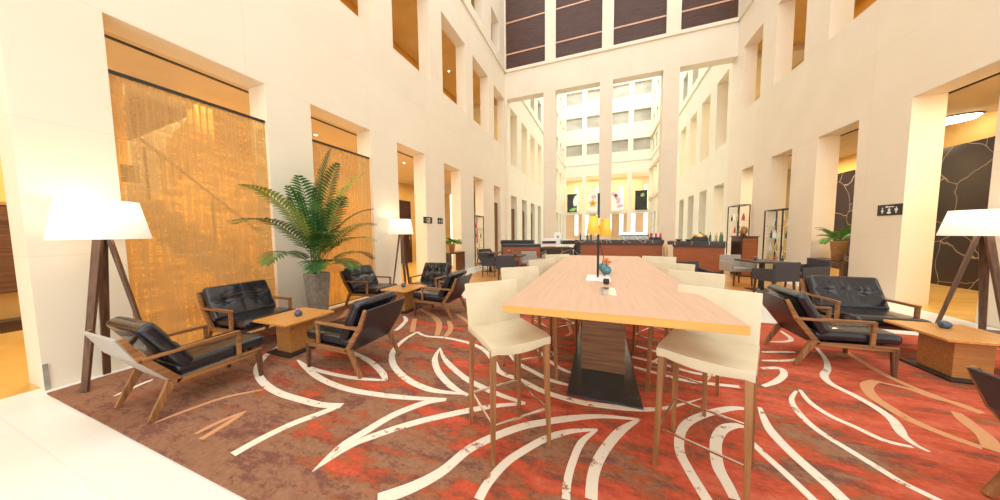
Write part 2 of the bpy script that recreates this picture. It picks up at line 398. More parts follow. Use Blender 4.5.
GL = [(-3.2, -2.0), (-.7, .87), (1.44, 2.96), (3.69, 5.10), (6.0, 7.22), (8.33, 9.52), (10.7, 11.75), (13.14, 14.1)]
WL = [(-3.4, -1.8), (-1.1, .6), (1.3, 2.95), (3.65, 5.3), (5.98, 7.65), (8.38, 10.12), (10.8, 12.5), (13.25, 14.86)]
GR = [(-3.3, -2.2), (-1, .2), (1.5, 2.7), (4.0, 5.3), (6.45, 7.68), (8.8, 10.05), (11.08, 12.15), (13.3, 14.2)]
WR = [(-3.4, -2), (-1, .5), (1.3, 2.8), (3.7, 5.15), (6.05, 7.5), (8.4, 9.9), (10.8, 12.25), (13.1, 14.5)]
WU = [(-1, .4), (1.3, 2.7), (3.6, 5.0), (6.0, 7.35), (8.4, 9.7), (10.75, 12.0), (13.0, 14.15)]
holesL = [(a, b, 0, 3.92) for a, b in GL]+[(a, b, 6.3, 8.95) for a, b in WL]+[(a, b, 10.95, 12.55) for a, b in WU]
holesR = [(a, b, 0, 3.98) for a, b in GR]+[(a, b, 6.4, 9.05) for a, b in WR]+[(a, b, 11.0, 12.7) for a, b in WU]
m = MB(); wall_cells(m, XL-.42, XL, -4, YB, 0, TOPZ, holesL); m.box(XL, XL+.07, -4, YB, 10.42, 10.55)
struct(m.build('wall_left', STONE))
m = MB(); wall_cells(m, XR, XR+.45, -4, YB, 0, TOPZ, holesR); m.box(XR-.07, XR, -4, YB, 10.42, 10.55)
struct(m.build('wall_right', STONE))
# screen wall across the atrium
PX = [(-4.95, -2.88), (-2.24, -.02), (.59, 2.77), (3.44, 5.58)]
PU = [(-5.02, -2.80), (-2.24, .05), (.58, 2.85), (3.43, 5.56)]
m = MB()
hs = [(a, b, 0, 9.0) for a, b in PX]+[(a, b, 10.62, TOPZ-.4) for a, b in PU]
sw = MB(); wall_cells(sw, YB, YB+.5, XL-.42, XR+.45, 0, TOPZ, hs)
sw.v = [(p[1], p[0], p[2]) for p in sw.v]; sw.f = [f[::-1] for f in sw.f]
sw.box(XL, XR, YB-.07, YB, 10.42, 10.55)
struct(sw.build('wall_screen', STONE))
for i, (a, b) in enumerate(PU):
    w = MB().box(a, b, YB+.12, YB+.2, 10.62, TOPZ-.4).build('window_%d' % (i+1), PANEL); struct(w)
    st = MB()
    for z in (11.47, 13.15, 14.8): st.box(a, b, YB+.105, YB+.12, z-.035, z+.035)
    st.build('window_strip', COPPER, w)
# second court behind the screen, very slightly out of line with the first
def sk(p): return (p[0]+max(0, p[1]-YB)*.0225, p[1], p[2])
Y2, YF, TOP2 = YB+.5, 38.9, 22.5
g2 = [15.95+2.36*k for k in range(10)]
h2 = []
for y in g2:
    h2 += [(y, y+1.25, 0, 3.75), (y-.05, y+1.35, 5.6, 8.95), (y, y+1.2, 11.0, 12.6), (y, y+1.2, 13.8, 15.4), (y, y+1.2, 16.6, 18.2)]
m = MB(); wall_cells(m, XL-.5, XL, Y2, YF, 0, TOP2, h2); m.box(XL, XL+.07, Y2, YF, 10.42, 10.6)
struct(m.build('wall_court_left', STONE2, xf=sk))
m = MB(); wall_cells(m, XR, XR+.5, Y2, YF, 0, TOP2, h2); m.box(XR-.07, XR, Y2, YF, 10.42, 10.6)
struct(m.build('wall_court_right', STONE2, xf=sk))
FC = [(-4.90, -2.70), (-2.20, -.1), (.95, 2.95), (3.45, 5.50)]
hf = []
for a, b in FC:
    hf += [(a, b, 0, 3.9), (a, b, 4.3, 8.95), (a+.05, b-.05, 11.7, 13.2), (a+.05, b-.05, 15.2, 16.75), (a+.05, b-.05, 18.5, 20.1)]
fw = MB(); wall_cells(fw, YF, YF+.5, XL-.5, XR+.5, 0, TOP2, hf)
fw.v = [(p[1], p[0], p[2]) for p in fw.v]; fw.f = [f[::-1] for f in fw.f]
fw.box(XL, XR, YF-.08, YF, 10.42, 10.6)
struct(fw.build('wall_far', STONE2, xf=sk))
k = 5
for a, b in FC:
    for z0, z1 in ((11.7, 13.2), (15.2, 16.75), (18.5, 20.1)):
        w = MB().box(a+.05, b-.05, YF+.3, YF+.34, z0, z1).build('window_%d' % k, PANEGREY, xf=sk); struct(w)
        MB().box(a+.05, b-.05, YF+.26, YF+.3, z0, z0+.12).build('window_sill', COPPER, w, xf=sk); k += 1
# room behind the far wall: orange upper wall, tall slots to the daylight
sl = [(-4.0+1.55*i, -3.5+1.55*i, .9, 3.9) for i in range(7)]+[(-4.0+1.55*i, -3.55+1.55*i, 4.6, 7.9) for i in range(0, 7, 2)]
fb = MB(); wall_cells(fb, YF+3.6, YF+3.8, XL-.5, XR+.5, 0, 9.4, sl)
fb.v = [(p[1], p[0], p[2]) for p in fb.v]; fb.f = [f[::-1] for f in fb.f]
struct(fb.build('wall_far_room', noise_mat('peach_plaster', (.78, .52, .30), (.82, .57, .35), .8, (1, 1, 1)), xf=sk))
struct(MB().box(XL-.5, XR+.5, YF+.5, YF+3.6, 9.0, 9.2).build('ceiling_far_room', CEILM, xf=sk))
struct(MB().box(XL-.5, XR+.5, YF+.5, YF+3.6, 3.95, 4.25).build('floor_gallery', STONE2, xf=sk))

# floors
struct(MB().box(-10, 10.6, -5, 44, -.2, 0).build('floor', FLOORM))
struct(MB().box(-4.3, 4.9, 7.0, 14.9, 0, .006).build('floor_parquet', PARQ))
struct(MB().box(XR+.0, 8.6, 5.2, 15, 0, .006).build('floor_right_passage', AMBERFL))
struct(MB().box(-9.0, XL-.12, -4, 15, 0, .006).build('floor_left_passage', AMBERFL))
# passages behind the left wall
struct(MB().box(-9.3, -9.1, -4, 15.6, 0, 4.3).build('wall_left_passage', OCHRE))
m = MB(); m.box(-9.2, XL-.42, -4, 15.6, 3.95, 4.3)
struct(m.build('ceiling_left_passage', CEILM))
MBs = MB()
for a, b in ((1.44, 2.96), (3.69, 5.1), (6.0, 7.22)): MBs.box(-5.72, -5.67, a-.3, b+.4, 3.935, 3.955)
struct(MBs.build('trim_1', BLACK))
struct(MB().box(-8.0, -7.9, -4, 15.6, 5.9, 9.6).build('wall_left_gallery', OCHREDK))
struct(MB().box(-8.0, XL-.42, -4, 15.6, 5.8, 6.1).build('floor_left_gallery', CEILM))
struct(MB().box(-8.0, XL-.42, -4, 15.6, 9.3, 9.5).build('ceiling_left_gallery', OCHRE))
struct(MB().box(-8.0, -7.9, -4, 15.6, 10.6, 13.4).build('wall_left_upper_gallery', OCHREDK))
struct(MB().box(-8.0, XL-.42, -4, 15.6, 13.2, 13.4).build('ceiling_left_upper_gallery', OCHRE))
# passages behind the right wall
struct(MB().box(8.4, 8.6, 5.2, 15.6, 0, 3.55).build('wall_right_passage', MARBW))
struct(MB().box(8.4, 8.6, 5.2, 15.6, 3.55, 4.3).build('wall_right_passage_upper', OCHRE))
struct(MB().box(XR+.45, 8.5, 3.5, 15.6, 4.1, 4.3).build('ceiling_right_passage', CEILM))
struct(MB().box(6.3, 6.34, 5.6, 14.5, 4.07, 4.1).build('trim_2', BLACK))
struct(MB().box(XR+.45, 8.5, 5.0, 5.2, 0, 4.3).build('wall_right_passage_end', OCHRE))
struct(MB().box(8.3, 8.4, -4, 15.6, 5.9, 9.6).build('wall_right_gallery', OCHREDK))
struct(MB().box(XR+.45, 8.3, -4, 15.6, 5.8, 6.1).build('floor_right_gallery', CEILM))
struct(MB().box(XR+.45, 8.3, -4, 15.6, 9.3, 9.5).build('ceiling_right_gallery', OCHRE))
# rooms behind the second court's side walls
for sname, x0, x1 in (('left', -8.2, -8.0), ('right', 8.5, 8.7)):
    struct(MB().box(x0, x1, 15.6, YF, 0, 19).build('wall_court_%s_room' % sname, noise_mat('sand_plaster_'+sname, (.55, .42, .20), (.62, .48, .25), .8, (1, 1, 1))))
    a, b = (x1, XL-.3) if x0 < 0 else (XR+.3, x0)
    for nm, z in (('floor', 5.5), ('ceiling', 9.2), ('floor', 13.1)):
        struct(MB().box(a, b, 15.6, YF, z-.15, z+.15).build('%s_court_%s_%d' % (nm, sname, round(z)), CEILM))
# back of the hall (behind the photographer)
# ------------------------------------------------------------ rug
m = MB(); m.box(-4.93, 6.2-1.25, .855, 5.40, 0, .014)
def crom(P, n=8):
    P = [Vector(p) for p in P]; out = []
    for i in range(len(P)-1):
        p0 = P[max(i-1, 0)]; p1 = P[i]; p2 = P[i+1]; p3 = P[min(i+2, len(P)-1)]
        for j in range(n):
            t = j/n; out.append(.5*((2*p1)+(-p0+p2)*t+(2*p0-5*p1+4*p2-p3)*t*t+(-p0+3*p1-3*p2+p3)*t**3))
    out.append(P[-1]); return out
def S(pts, ox, oy, s): return [(ox+x/s, oy+y/s) for x, y in pts]
A4 = lambda *p: S(p, 90, 340, 4.167)
B4 = lambda *p: S(p, 240, 300, 4.167)
C4 = lambda *p: S(p, 260, 380, 4.167)
D5 = lambda *p: S(p, 380, 300, 5)
E4 = lambda *p: S(p, 440, 380, 4.167)
F4 = lambda *p: S(p, 620, 380, 4.167)
G4 = lambda *p: S(p, 740, 330, 4.167)
H4 = lambda *p: S(p, 800, 380, 4.165)
J6 = lambda *p: S(p, 330, 270, 6.25)
bands = [
 (B4((185,180),(110,230),(75,275),(78,315),(110,355),(170,390),(250,415),(340,437),(425,441)), .085, 1, 1, 0),
 (B4((425,441),(400,447))+C4((250,140),(130,185),(0,248))+A4((595,478),), .085, 0, 1, 0),
 (B4((235,250),(275,285),(350,335),(450,372),(560,392),(700,408),(860,415)), .08, 0, .6, 0),
 (C4((770,83),(690,95),(560,145),(440,215),(330,285),(215,385)), .09, .5, 0, 0),
 (C4((215,385),(390,270),(500,225),(640,180),(800,142),(970,110))+E4((355,98),), .08, 0, .4, 0),
 (D5((185,160),(120,200),(70,250),(60,300),(85,350),(150,405),(240,445),(330,462),(440,470)), .09, .6, .3, 0),
 ([(417,332),(426,336),(446,338),(469,343),(484,350),(493,360),(500,372),(520,380),(540,390),(560,397),(584,403),(614,407),(644,409.5),(668,407.6),(687,402.8),(704,398)], .08, .6, 0, 0),
 (D5((300,240),(275,290),(285,345),(320,395),(370,440),(440,478)), .09, .2, .4, 0),
 (D5((300,240),(320,290),(370,345),(440,400),(520,440),(600,475),(726,517)), .085, .2, .4, 0),
 (B4((240,250),(300,285),(400,312),(500,328),(610,335)), .06, .2, .5, 0),
 (B4((470,218),(540,255),(590,300),(608,335)), .085, .6, .6, 0),
 (C4((490,500),(640,445),(760,380),(870,290))+E4((230,235),(340,195),(440,175),(560,158),(680,152),(830,165)), .085, 1.2, .3, 0),
 (E4((830,165),(750,215),(680,300),(640,390),(630,500)), .085, .3, 1, 0),
 (E4((160,500),(200,430),(270,350),(340,300),(440,245),(540,215),(655,207)), .07, 1, .3, 0),
 (E4((655,207),(590,260),(550,350),(530,430),(525,500)), .06, .3, 1, 0),
 (F4((560,130),(500,118),(440,122),(350,145),(280,180),(250,230),(250,300),(290,380),(350,480),(370,510)), .075, .5, 1, 0),
 (F4((582,115),(620,200),(700,290),(800,380),(880,450),(940,510)), .085, .4, 1, 0),
 (F4((520,195),(480,190),(430,205),(402,250),(400,310),(412,370),(450,440),(480,500)), .085, .5, .8, 0),
 (F4((530,240),(600,310),(700,400),(810,505)), .06, .5, 1, 0),
 (G4((235,255),(215,290),(240,340),(300,400),(370,450))+H4((200,290),(330,370),(430,430),(600,512)), .06, .4, .8, 0),
 (G4((250,250),(290,300),(370,355),(480,405),(600,460))+H4((470,280),), .06, .5, .4, 0),
 (G4((320,75),(355,120),(365,160),(350,190),(380,225),(470,270),(560,320),(630,370),(660,410),(680,440))+H4((480,270),(540,300)), .075, .5, .3, 0),
 (G4((440,90),(520,140),(620,195),(720,240),(850,290),(1010,350)), .075, 1, 1, 1),
 (G4((600,222),(560,215),(528,235),(550,275),(600,310),(700,370),(850,435),(1010,492)), .10, .3, .8, 1),
 (G4((600,222),(700,245),(800,280),(900,305),(1010,345)), .07, .5, 1, 1),
 (G4((90,160),(165,160),(183,185),(150,215),(95,235)), .07, .6, .6, 0),
 (G4((90,127),(180,128),(240,122),(272,104)), .05, .6, .4, 0),
 (G4((90,92),(230,92)), .05, .6, .4, 0),
 (G4((170,5),(212,35),(195,48),(120,50)), .06, .6, .4, 0),
 (A4((440,392),(540,342),(650,297)), .05, .8, .2, 1),
 (A4((650,297),(560,355),(460,415)), .06, .2, 1.2, 1),
 (A4((270,345),(400,295),(560,240),(720,207)), .05, .4, .4, 1),
 (A4((100,235),(200,190),(262,165)), .05, .4, .6, 0),
 (J6((530,305),(522,340),(515,388)), .10, .9, .9, 1),
 (J6((560,245),(640,285),(682,335),(668,412)), .12, .5, .7, 1),
 (J6((740,318),(755,365),(722,417)), .10, .6, .7, 1),
 (J6((790,275),(850,315),(876,348)), .08, .6, .7, 1),
 (J6((462,290),(475,315),(440,355),(408,380)), .09, .6, .7, 0),
 (J6((110,243),(90,280),(20,332)), .10, .6, .9, 1),
 (H4((650,135),(700,180),(775,240),(800,295)), .10, .6, .9, 1),
 ([(636,346),(658,352)], .06, 1, 1, 0), ([(632,357),(658,363),(700,374),(740,375)], .06, 1, 1, 0), ([(634,367),(656,373),(688,381),(740,387)], .06, 1, 1, 0),
 ([(538,350),(548,360),(560,368),(571,373)], .06, .6, .6, 0), ([(506,350),(518,363),(534,372),(550,380),(568,385)], .07, .6, .6, 0),
 ([(567,322),(571,332),(566,336)], .06, 1, 1, 1),
]
for bi, (pp, w, w0, w1, mi) in enumerate(bands):
    P = crom([floor_pt(x, y, .014) for x, y in pp]); N = len(P); v = []; f = []; zt = .0165+.0002*(bi % 5)
    P = [q for q in P if q[0] < 4.94 and q[1] > .86]
    N = len(P)
    for i, p in enumerate(P):
        d = (P[min(i+1, N-1)]-P[max(i-1, 0)]); d = d.normalized() if d.length > 0 else Vector((1, 0)); nn = Vector((-d.y, d.x))
        t = i/(N-1); k = min(1, (w0+(1-w0)*min(1, t*4))) if w0 < 1 else (w0-(w0-1)*min(1, t*4)); k *= min(1, (w1+(1-w1)*min(1, (1-t)*4)))
        for s_ in (-1, 1):
            q = p+nn*(s_*w*.78*k/2); v += [(q[0], q[1], zt), (q[0], q[1], .010)]
    for i in range(N-1):
        a = 4*i; f += [(a, a+2, a+6, a+4), (a, a+4, a+5, a+1), (a+2, a+3, a+7, a+6)]
    m.add(v, f, 1+mi)
rug = m.build('rug', [RUG, BANDC, BANDP])
tag(rug, 'large brown and red patterned rug with cream leaf outlines on the pale stone floor', 'rug')

# ------------------------------------------------------------ lounge chairs
def bpoly(poly, r=.0): return poly
def make_lounge(label, loc, rz):
    R = root('lounge_chair', loc, rz, label, 'armchair', 'black leather lounge chairs')
    W = .30
    for s_ in (-1, 1):
        y = s_*(W-.016)
        f = MB()
        f.beam((.405, y, .293), (-.215, y, .275), .030, .045)                 # seat rail
        f.beam((-.19, y, .27), (-.385, y, .545), .030, .052)                   # lower stile
        f.beam((-.375, y, .52), (-.47, y, .735), .030, .05, .030, .034)        # upper stile
        f.build('side_frame', WAL[0], R, .005)
        a = MB(); a.beam((-.385, y, .535), (.235, y, .545), .042, .028); a.beam((.22, y, .555), (.215, y, .29), .03, .034)
        a.build('armrest', WAL[0], R, .006)
        l = MB(); l.beam((.375, y, .30), (.385, y, .016), .032, .055, .030, .030); l.build('leg', DWAL[2], R, .004)
        l = MB(); l.beam((-.235, y, .295), (-.37, y, .020), .032, .062, .030, .034); l.build('leg', WAL[2], R, .004)
    MB().box(.33, .36, -W+.03, W-.03, .272, .302).build('crossbar', WAL[1], R, .003); MB().box(-.22, -.19, -W+.03, W-.03, .262, .29).build('crossbar', WAL[1], R, .003)
    sh = MB()
    for p, q in (((-.20, .268), (-.392, .54)), ((-.388, .53), (-.478, .735))):
        sh.beam((p[0]-.012, 0, p[1]), (q[0]-.012, 0, q[1]), 2*W-.05, .018)
    sh.beam((-.19, 0, .285), (.3, 0, .300), 2*W-.06, .014)
    return R, sh, W
def lounge_cushions(R, W):
    def seatd(u, v): return -.012*abs(u*u)*0+.010*(1-u*u)*(1-v*v)-.010*math.exp(-(v*v)*60)*(1-u*u)
    M = Matrix.Translation((.125, 0, .366)) @ Matrix.Rotation(-.035, 4, 'Y')
    MB().cushion((0, 0, 0), (.67, 2*W-.075, .115), .042, 18, seatd, M).build('seat_cushion', LEATH, R)
    def backd(u, v):
        d = .014*(1-u*u)*(1-v*v)
        d -= .024*math.exp(-((u-.05-.06*math.cos(v*2*PI))**2)*55)*(1-v**6)          # sagging fold across the middle
        for vv in (-.02,): d -= .013*math.exp(-((v-vv)**2)*260)*(1-u**4)
        for vv in (-.5, .5):
            for k_ in (-1, 1): d -= .010*math.exp(-((v-vv-k_*.22*(u-.1))**2)*160)*math.exp(-(u-.1)**2*3.5)
            d -= .012*math.exp(-((v-vv)**2+(u-.08)**2)*60)
        return d
    # u runs up the back, v across; +z faces the sitter
    ang = math.atan2(.47, .26)
    M = Matrix.Translation((-.295, 0, .585)) @ Matrix.Rotation(-(PI-ang)+.0, 4, 'Y')
    M = Matrix(((-math.cos(ang), 0, math.sin(ang), -.240), (0, 1, 0, 0), (math.sin(ang), 0, math.cos(ang), .592), (0, 0, 0, 1)))
    M = M @ Matrix.Rotation(0, 4, 'Z')
    MB().cushion((0, 0, 0), (.48, 2*W-.012, .105), .04, 30, backd, M).build('back_cushion', LEATH, R)
R, sh, W = make_lounge('black leather lounge chair with a pale grey back shell beside the first floor lamp', (-3.61, 1.345, 0), PI/2)
lounge = R
sh.build('back_shell', SHELLG, R, .004); lounge_cushions(R, W); R.children[-1]
for o in R.children:
    if o.name.startswith('back_shell'): o['label'] = 'pale grey back shell'
R, sh, W = make_lounge('black leather lounge chair seen from behind at the front left coffee table', (-2.64, 2.31, 0), PI)
loungeB = R; sh.build('back_shell', SHELL, R, .004); lounge_cushions(R, W)
G_L = 'black leather lounge chairs'
def seat(x, y, rz, k, label):
    o = dup(loungeB, (x, y, 0), rz, label); o.scale = (1, k, 1); return o
seat(-4.52, 2.31, 0, 1.22, 'wide black leather lounge chair facing the room in front of the wide amber blind')
seat(-4.47, 4.35, 0, 1.12, 'black leather lounge chair right of the potted palm, against the narrower blind')
seat(-3.50, 5.02, -PI/2, 1.1, 'black leather lounge chair facing the camera below the two small wall signs')
seat(-2.69, 4.24, PI, 1, 'black leather lounge chair seen from behind at the rear left coffee table')
seat(2.41, 4.08, 0, 1, 'black leather lounge chair in side view, left of the right coffee table')
seat(3.30, 4.98, -PI/2, 1.25, 'wide black leather lounge chair facing the camera behind the right coffee table')
seat(2.41, 1.95, 0, 1, 'black leather lounge chair cut off by the lower right edge of the photo')
seat(4.22, 4.1, PI, 1, 'black leather lounge chair at the right edge behind the coffee table, mostly hidden')

# ------------------------------------------------------------ coffee tables
def coffee(label, x, y, w=.60, d=.62):
    R = root('coffee_table', (x, y, 0), 0, label, 'coffee table', 'square coffee tables on the rug')
    MB().box(-w/2, w/2, -d/2, d/2, .425, .452).build('tabletop', CTOP, R, .004)
    MB().box(-.13, .13, -.16, .16, .036, .425).build('pedestal', OAK[0], R, .004)
    MB().box(-.20, .22, -.24, .24, .014, .036).build('base_plate', BLACK, R, .003)
    return R
ct = coffee('square cherry wood coffee table in the front left seating group', -3.68, 2.33)
dup(ct, (-3.53, 4.24, 0), 0, 'square cherry wood coffee table in the rear left seating group')
ct3 = dup(ct, (3.40, 4.07, 0), 0, 'square cherry wood coffee table in the seating group on the right')

# bud vases
def bud(label, x, y, z=.452, flower=True):
    R = root('bud_vase', (x, y, z), 0, label, 'vase', 'small round blue glass vases')
    MB().lathe([(.02, 0), (.034, .005), (.045, .028), (.043, .05), (.028, .068), (.016, .075), (.014, .07), (.0, .06)]).build('vase_body', BLUEG, R)
    if flower:
        fl = MB()
        for kk in range(6):
            a = kk*PI/3; c, s_ = math.cos(a), math.sin(a)
            fl.add([(0, 0, .07), (.022*c-.008*s_, .022*s_+.008*c, .092), (.042*c, .042*s_, .098), (.022*c+.008*s_, .022*s_-.008*c, .09), (.02*c, .02*s_, .080)], [(0, 1, 2), (0, 2, 3), (0, 4, 1), (0, 3, 4), (1, 4, 2), (2, 4, 3)])
        fl.build('flower', PINK, R)
        MB().tube([(0, 0, .05), (.002, 0, .075)], .003, 6).build('stem', STEMG, R)
    return R
p = floor_pt(298.5, 316, .452); bv = bud('blue glass bud vase with a pink flower on the front left coffee table', p[0], p[1])
p = floor_pt(403.5, 287, .452); dup(bv, (p[0], p[1], .452), .3, 'blue glass bud vase with a flower on the rear left coffee table')
p = floor_pt(944.5, 328, .452)
bud('blue glass bud vase without a flower on the right coffee table', p[0], p[1], flower=False)

# ------------------------------------------------------------ communal table
T = root('communal_table', (.06, 3.42, 0), 0, 'long high oak communal table on a walnut pedestal in the middle of the rug', 'table')
m = MB(); m.box(-.615, .615, -1.86, 1.86, 1.003, 1.047, 0); m.box(-.614, .614, -1.858, 1.858, 1.047, 1.05, 1)
m.build('tabletop', [EDGEM, TOPM], T, .002)
MB().box(-.212, .212, -.475, .475, .030, 1.003).build('pedestal', PED, T, .003)
MB().box(-.31, .31, -1.0, 1.0, .014, .030).build('base_plate', PLATE, T, .002)
pl = MB().box(-.055, .055, -.14, .14, 0, .004).build('socket_cover', CHROME, T); pl.location = (.01, -1.28, 1.05); pl['label'] = 'brushed steel socket cover'

# table lamp
L = root('table_lamp', (0, 2.70, 1.05), 0, 'slim black table lamp with two amber shades on a white slab, on the communal table', 'lamp')
MB().box(-.10, .11, -.16, .12, 0, .018).build('base', WHITEM, L, .003)
MB().tube([(0, 0, .018), (0, 0, .80)], .011, 10).build('pole', BLACK, L)
for sx, sz, yy in ((-.045, .42, 0), (.06, .40, .12)):
    q = MB(); q.lathe([(.062, 0), (.040, .17), (.036, .17), (.058, 0)], (sx, yy, sz), 24); q.build('lamp_shade', YELS, L)
    MB().tube([(0, 0, sz+.15), (sx, yy, sz+.16)], .005, 6).build('arm', BRASS, L)
MB().box(-.018, .018, -.02, .02, .50, .57).build('switch_box', BRASS, L, .003)
MB().tube([(.01, .02, .34), (.05, .08, .2), (.03, .1, .06), (.07, .05, .02)], .004, 6).build('cord', BLACK, L)
V = root('table_vase', (.085, 3.02, 1.05), 0, 'round teal glass vase with orange flowers behind the table lamp', 'vase')
MB().lathe([(.02, 0), (.036, .006), (.05, .03), (.05, .05), (.036, .078), (.016, .088), (.013, .08), (0, .07)], n=28).build('vase_body', TEAL, V)
fl = MB()
for q in range(9):
    a = q*2.4; r_ = .04*((q % 3)/3+.2); c0 = Vector((r_*math.cos(a), r_*math.sin(a), .12+.012*(q % 4)))
    for kk in range(5):
        b_ = kk*2*PI/5+q; d1 = Vector((math.cos(b_), math.sin(b_), .5))*.024; d2 = Vector((-math.sin(b_), math.cos(b_), 0))*.009
        fl.add([c0, c0+d1*.6+d2, c0+d1, c0+d1*.6-d2, c0+d1*.5-Vector((0, 0, .006))], [(0, 1, 2), (0, 2, 3), (0, 4, 1), (0, 3, 4), (1, 4, 2), (2, 4, 3)])
fl.build('flowers', ORANGEP, V)
st = MB()
for q in range(9):
    a = q*2.4; r_ = .05*((q % 3)/3+.2); st.tube([(0, 0, .07), (r_*.8*math.cos(a), r_*.8*math.sin(a), .12+.012*(q % 4))], .002, 5)
st.build('stems', STEMG, V)
V2 = root('table_vase', (.05, 3.30, 1.05), 0, 'second round teal glass vase just behind the flower vase on the communal table', 'vase')
MB().lathe([(.02, 0), (.036, .008), (.05, .034), (.047, .055), (.026, .08), (.014, .085), (.011, .08), (0, .07)], n=24).build('vase_body', TEAL, V2)
V3 = root('candle_holder', (.068, 2.44, 1.05), 0, 'tiny black candle holder with a pale rim in front of the table lamp', 'candle holder')
MB().lathe([(.018, 0), (.024, .006), (.026, .03), (.018, .055), (.012, .06), (0, .06)], n=20).build('holder', BLACK, V3)
MB().lathe([(.019, .05), (.021, .056), (.012, .062), (0, .062)], n=20).build('rim', WHITEP, V3)

# ------------------------------------------------------------ bar stools
def make_stool(label, loc, rz):
    """local: faces +x, width along y"""
    R = root('bar_stool', loc, rz, label, 'bar stool', 'cream leather bar stools at the communal table')
    w = .21
    for sx in (-1, 1):
        for sy in (-1, 1):
            l = MB(); l.beam((sx*(w-.012), sy*(w-.012), .755), (sx*(w+.004), sy*(w+.004), .016), .036, .036, .024, .024, side=(0, 1, 0)); l.build('leg', WAL[2], R, .003)
    # seat pad with a gentle dip and a skirt that falls in a curve between the legs
    n = 10; v = []; f = []
    for i in range(n+1):
        for j in range(n+1):
            u = -1+2*i/n; t = -1+2*j/n
            z = .800-.018*(1-t*t)*(1-.3*u*u)-(.012 if i == n else 0)-(.004 if j in (0, n) else 0)
            v.append((u*(w+.008), t*(w+.012), z))
    g = lambda i, j: i*(n+1)+j
    for i in range(n):
        for j in range(n): f.append((g(i, j), g(i+1, j), g(i+1, j+1), g(i, j+1)))
    s_ = MB(); s_.add(v, f, 0, True)
    def skirt(pts, nrm):
        vv = []; ff = []
        for k_, (x, y, z, dp) in enumerate(pts):
            vv += [(x, y, z), (x+nrm[0]*.004, y+nrm[1]*.004, z-dp*.5), (x, y, z-dp)]
        for k_ in range(len(pts)-1):
            a = 3*k_; ff += [(a, a+3, a+4, a+1), (a+1, a+4, a+5, a+2)]
        s_.add(vv, ff, 0, True)
    for (ii, nr) in ((n, (1, 0)), (0, (-1, 0))):
        skirt([(v[g(ii, j)][0], v[g(ii, j)][1], v[g(ii, j)][2], .040+.022*(1-(2*j/n-1)**2)+(.012 if j in (0, n) else 0)) for j in range(n+1)], nr)
    for (jj, nr) in ((n, (0, 1)), (0, (0, -1))):
        skirt([(v[g(i, jj)][0], v[g(i, jj)][1], v[g(i, jj)][2], .036) for i in range(n+1)], nr)
    vb = [(p[0], p[1], .752) for p in v]; s_.add(vb, [q[::-1] for q in f], 0, True)
    s_.build('seat', CREAM, R)
    b = MB(); a0 = (-w+.004, 0, .77); a1 = (-w-.068, 0, 1.105)
    b.beam(a0, a1, 2*w+.022, .026, 2*w+.03, .018); b.build('backrest', CREAM, R, .007)
    r_ = MB(); q = w-.006; z = .27
    for p0, p1 in (((q, -q), (q, q)), ((-q, -q), (-q, q)), ((-q, q), (q, q)), ((-q, -q), (q, -q))):
        r_.beam((p0[0], p0[1], z), (p1[0], p1[1], z), .010, .014, side=(0, 0, 1))
    r_.build('footrest', CHROME, R)
    return R
def stool_spot(bl, br, back=.245):
    """seat centre and heading from the two upper back corners"""
    bl = Vector(bl); br = Vector(br); mid = (bl+br)/2; d = (br-bl).normalized(); face = Vector((d.y, -d.x))
    c = mid+face*(back); return (c.x, c.y, 0), math.atan2(face.y, face.x)
spots = [((-.95, 1.91), (-.65, 2.19)), ((-.98, 2.79), (-.64, 3.02)), ((-.875, 3.68), (-.6, 3.97)), ((-.80, 4.62), (-.50, 4.80)),
         ((.54, 2.24), (.95, 2.05)), ((.68, 3.10), (1.03, 2.90)), ((.69, 3.86), (1.0, 3.65)), ((.70, 4.70), (1.03, 4.62))]
names = ['nearest cream leather bar stool on the left side of the communal table', 'second cream leather bar stool from the front on the left side of the communal table', 'third cream leather bar stool from the front on the left side of the communal table', 'farthest cream leather bar stool on the left side of the communal table',
         'nearest cream leather bar stool on the right side of the communal table', 'second cream leather bar stool from the front on the right side of the communal table', 'third cream leather bar stool from the front on the right side of the communal table', 'farthest cream leather bar stool on the right side of the communal table']
st0 = None
for (bl, br), nm in zip(spots, names):
    loc, rz = stool_spot(bl, br)
    if nm.startswith('nearest cream leather bar stool on the left'): loc, rz = (-.61, 1.81, 0), -PI/4
    if nm.startswith('nearest cream leather bar stool on the right'): loc, rz = (.64, 1.95, 0), math.radians(-115.3)
    if st0 is None: st0 = make_stool(nm, loc, rz)
    else: dup(st0, loc, rz, nm)

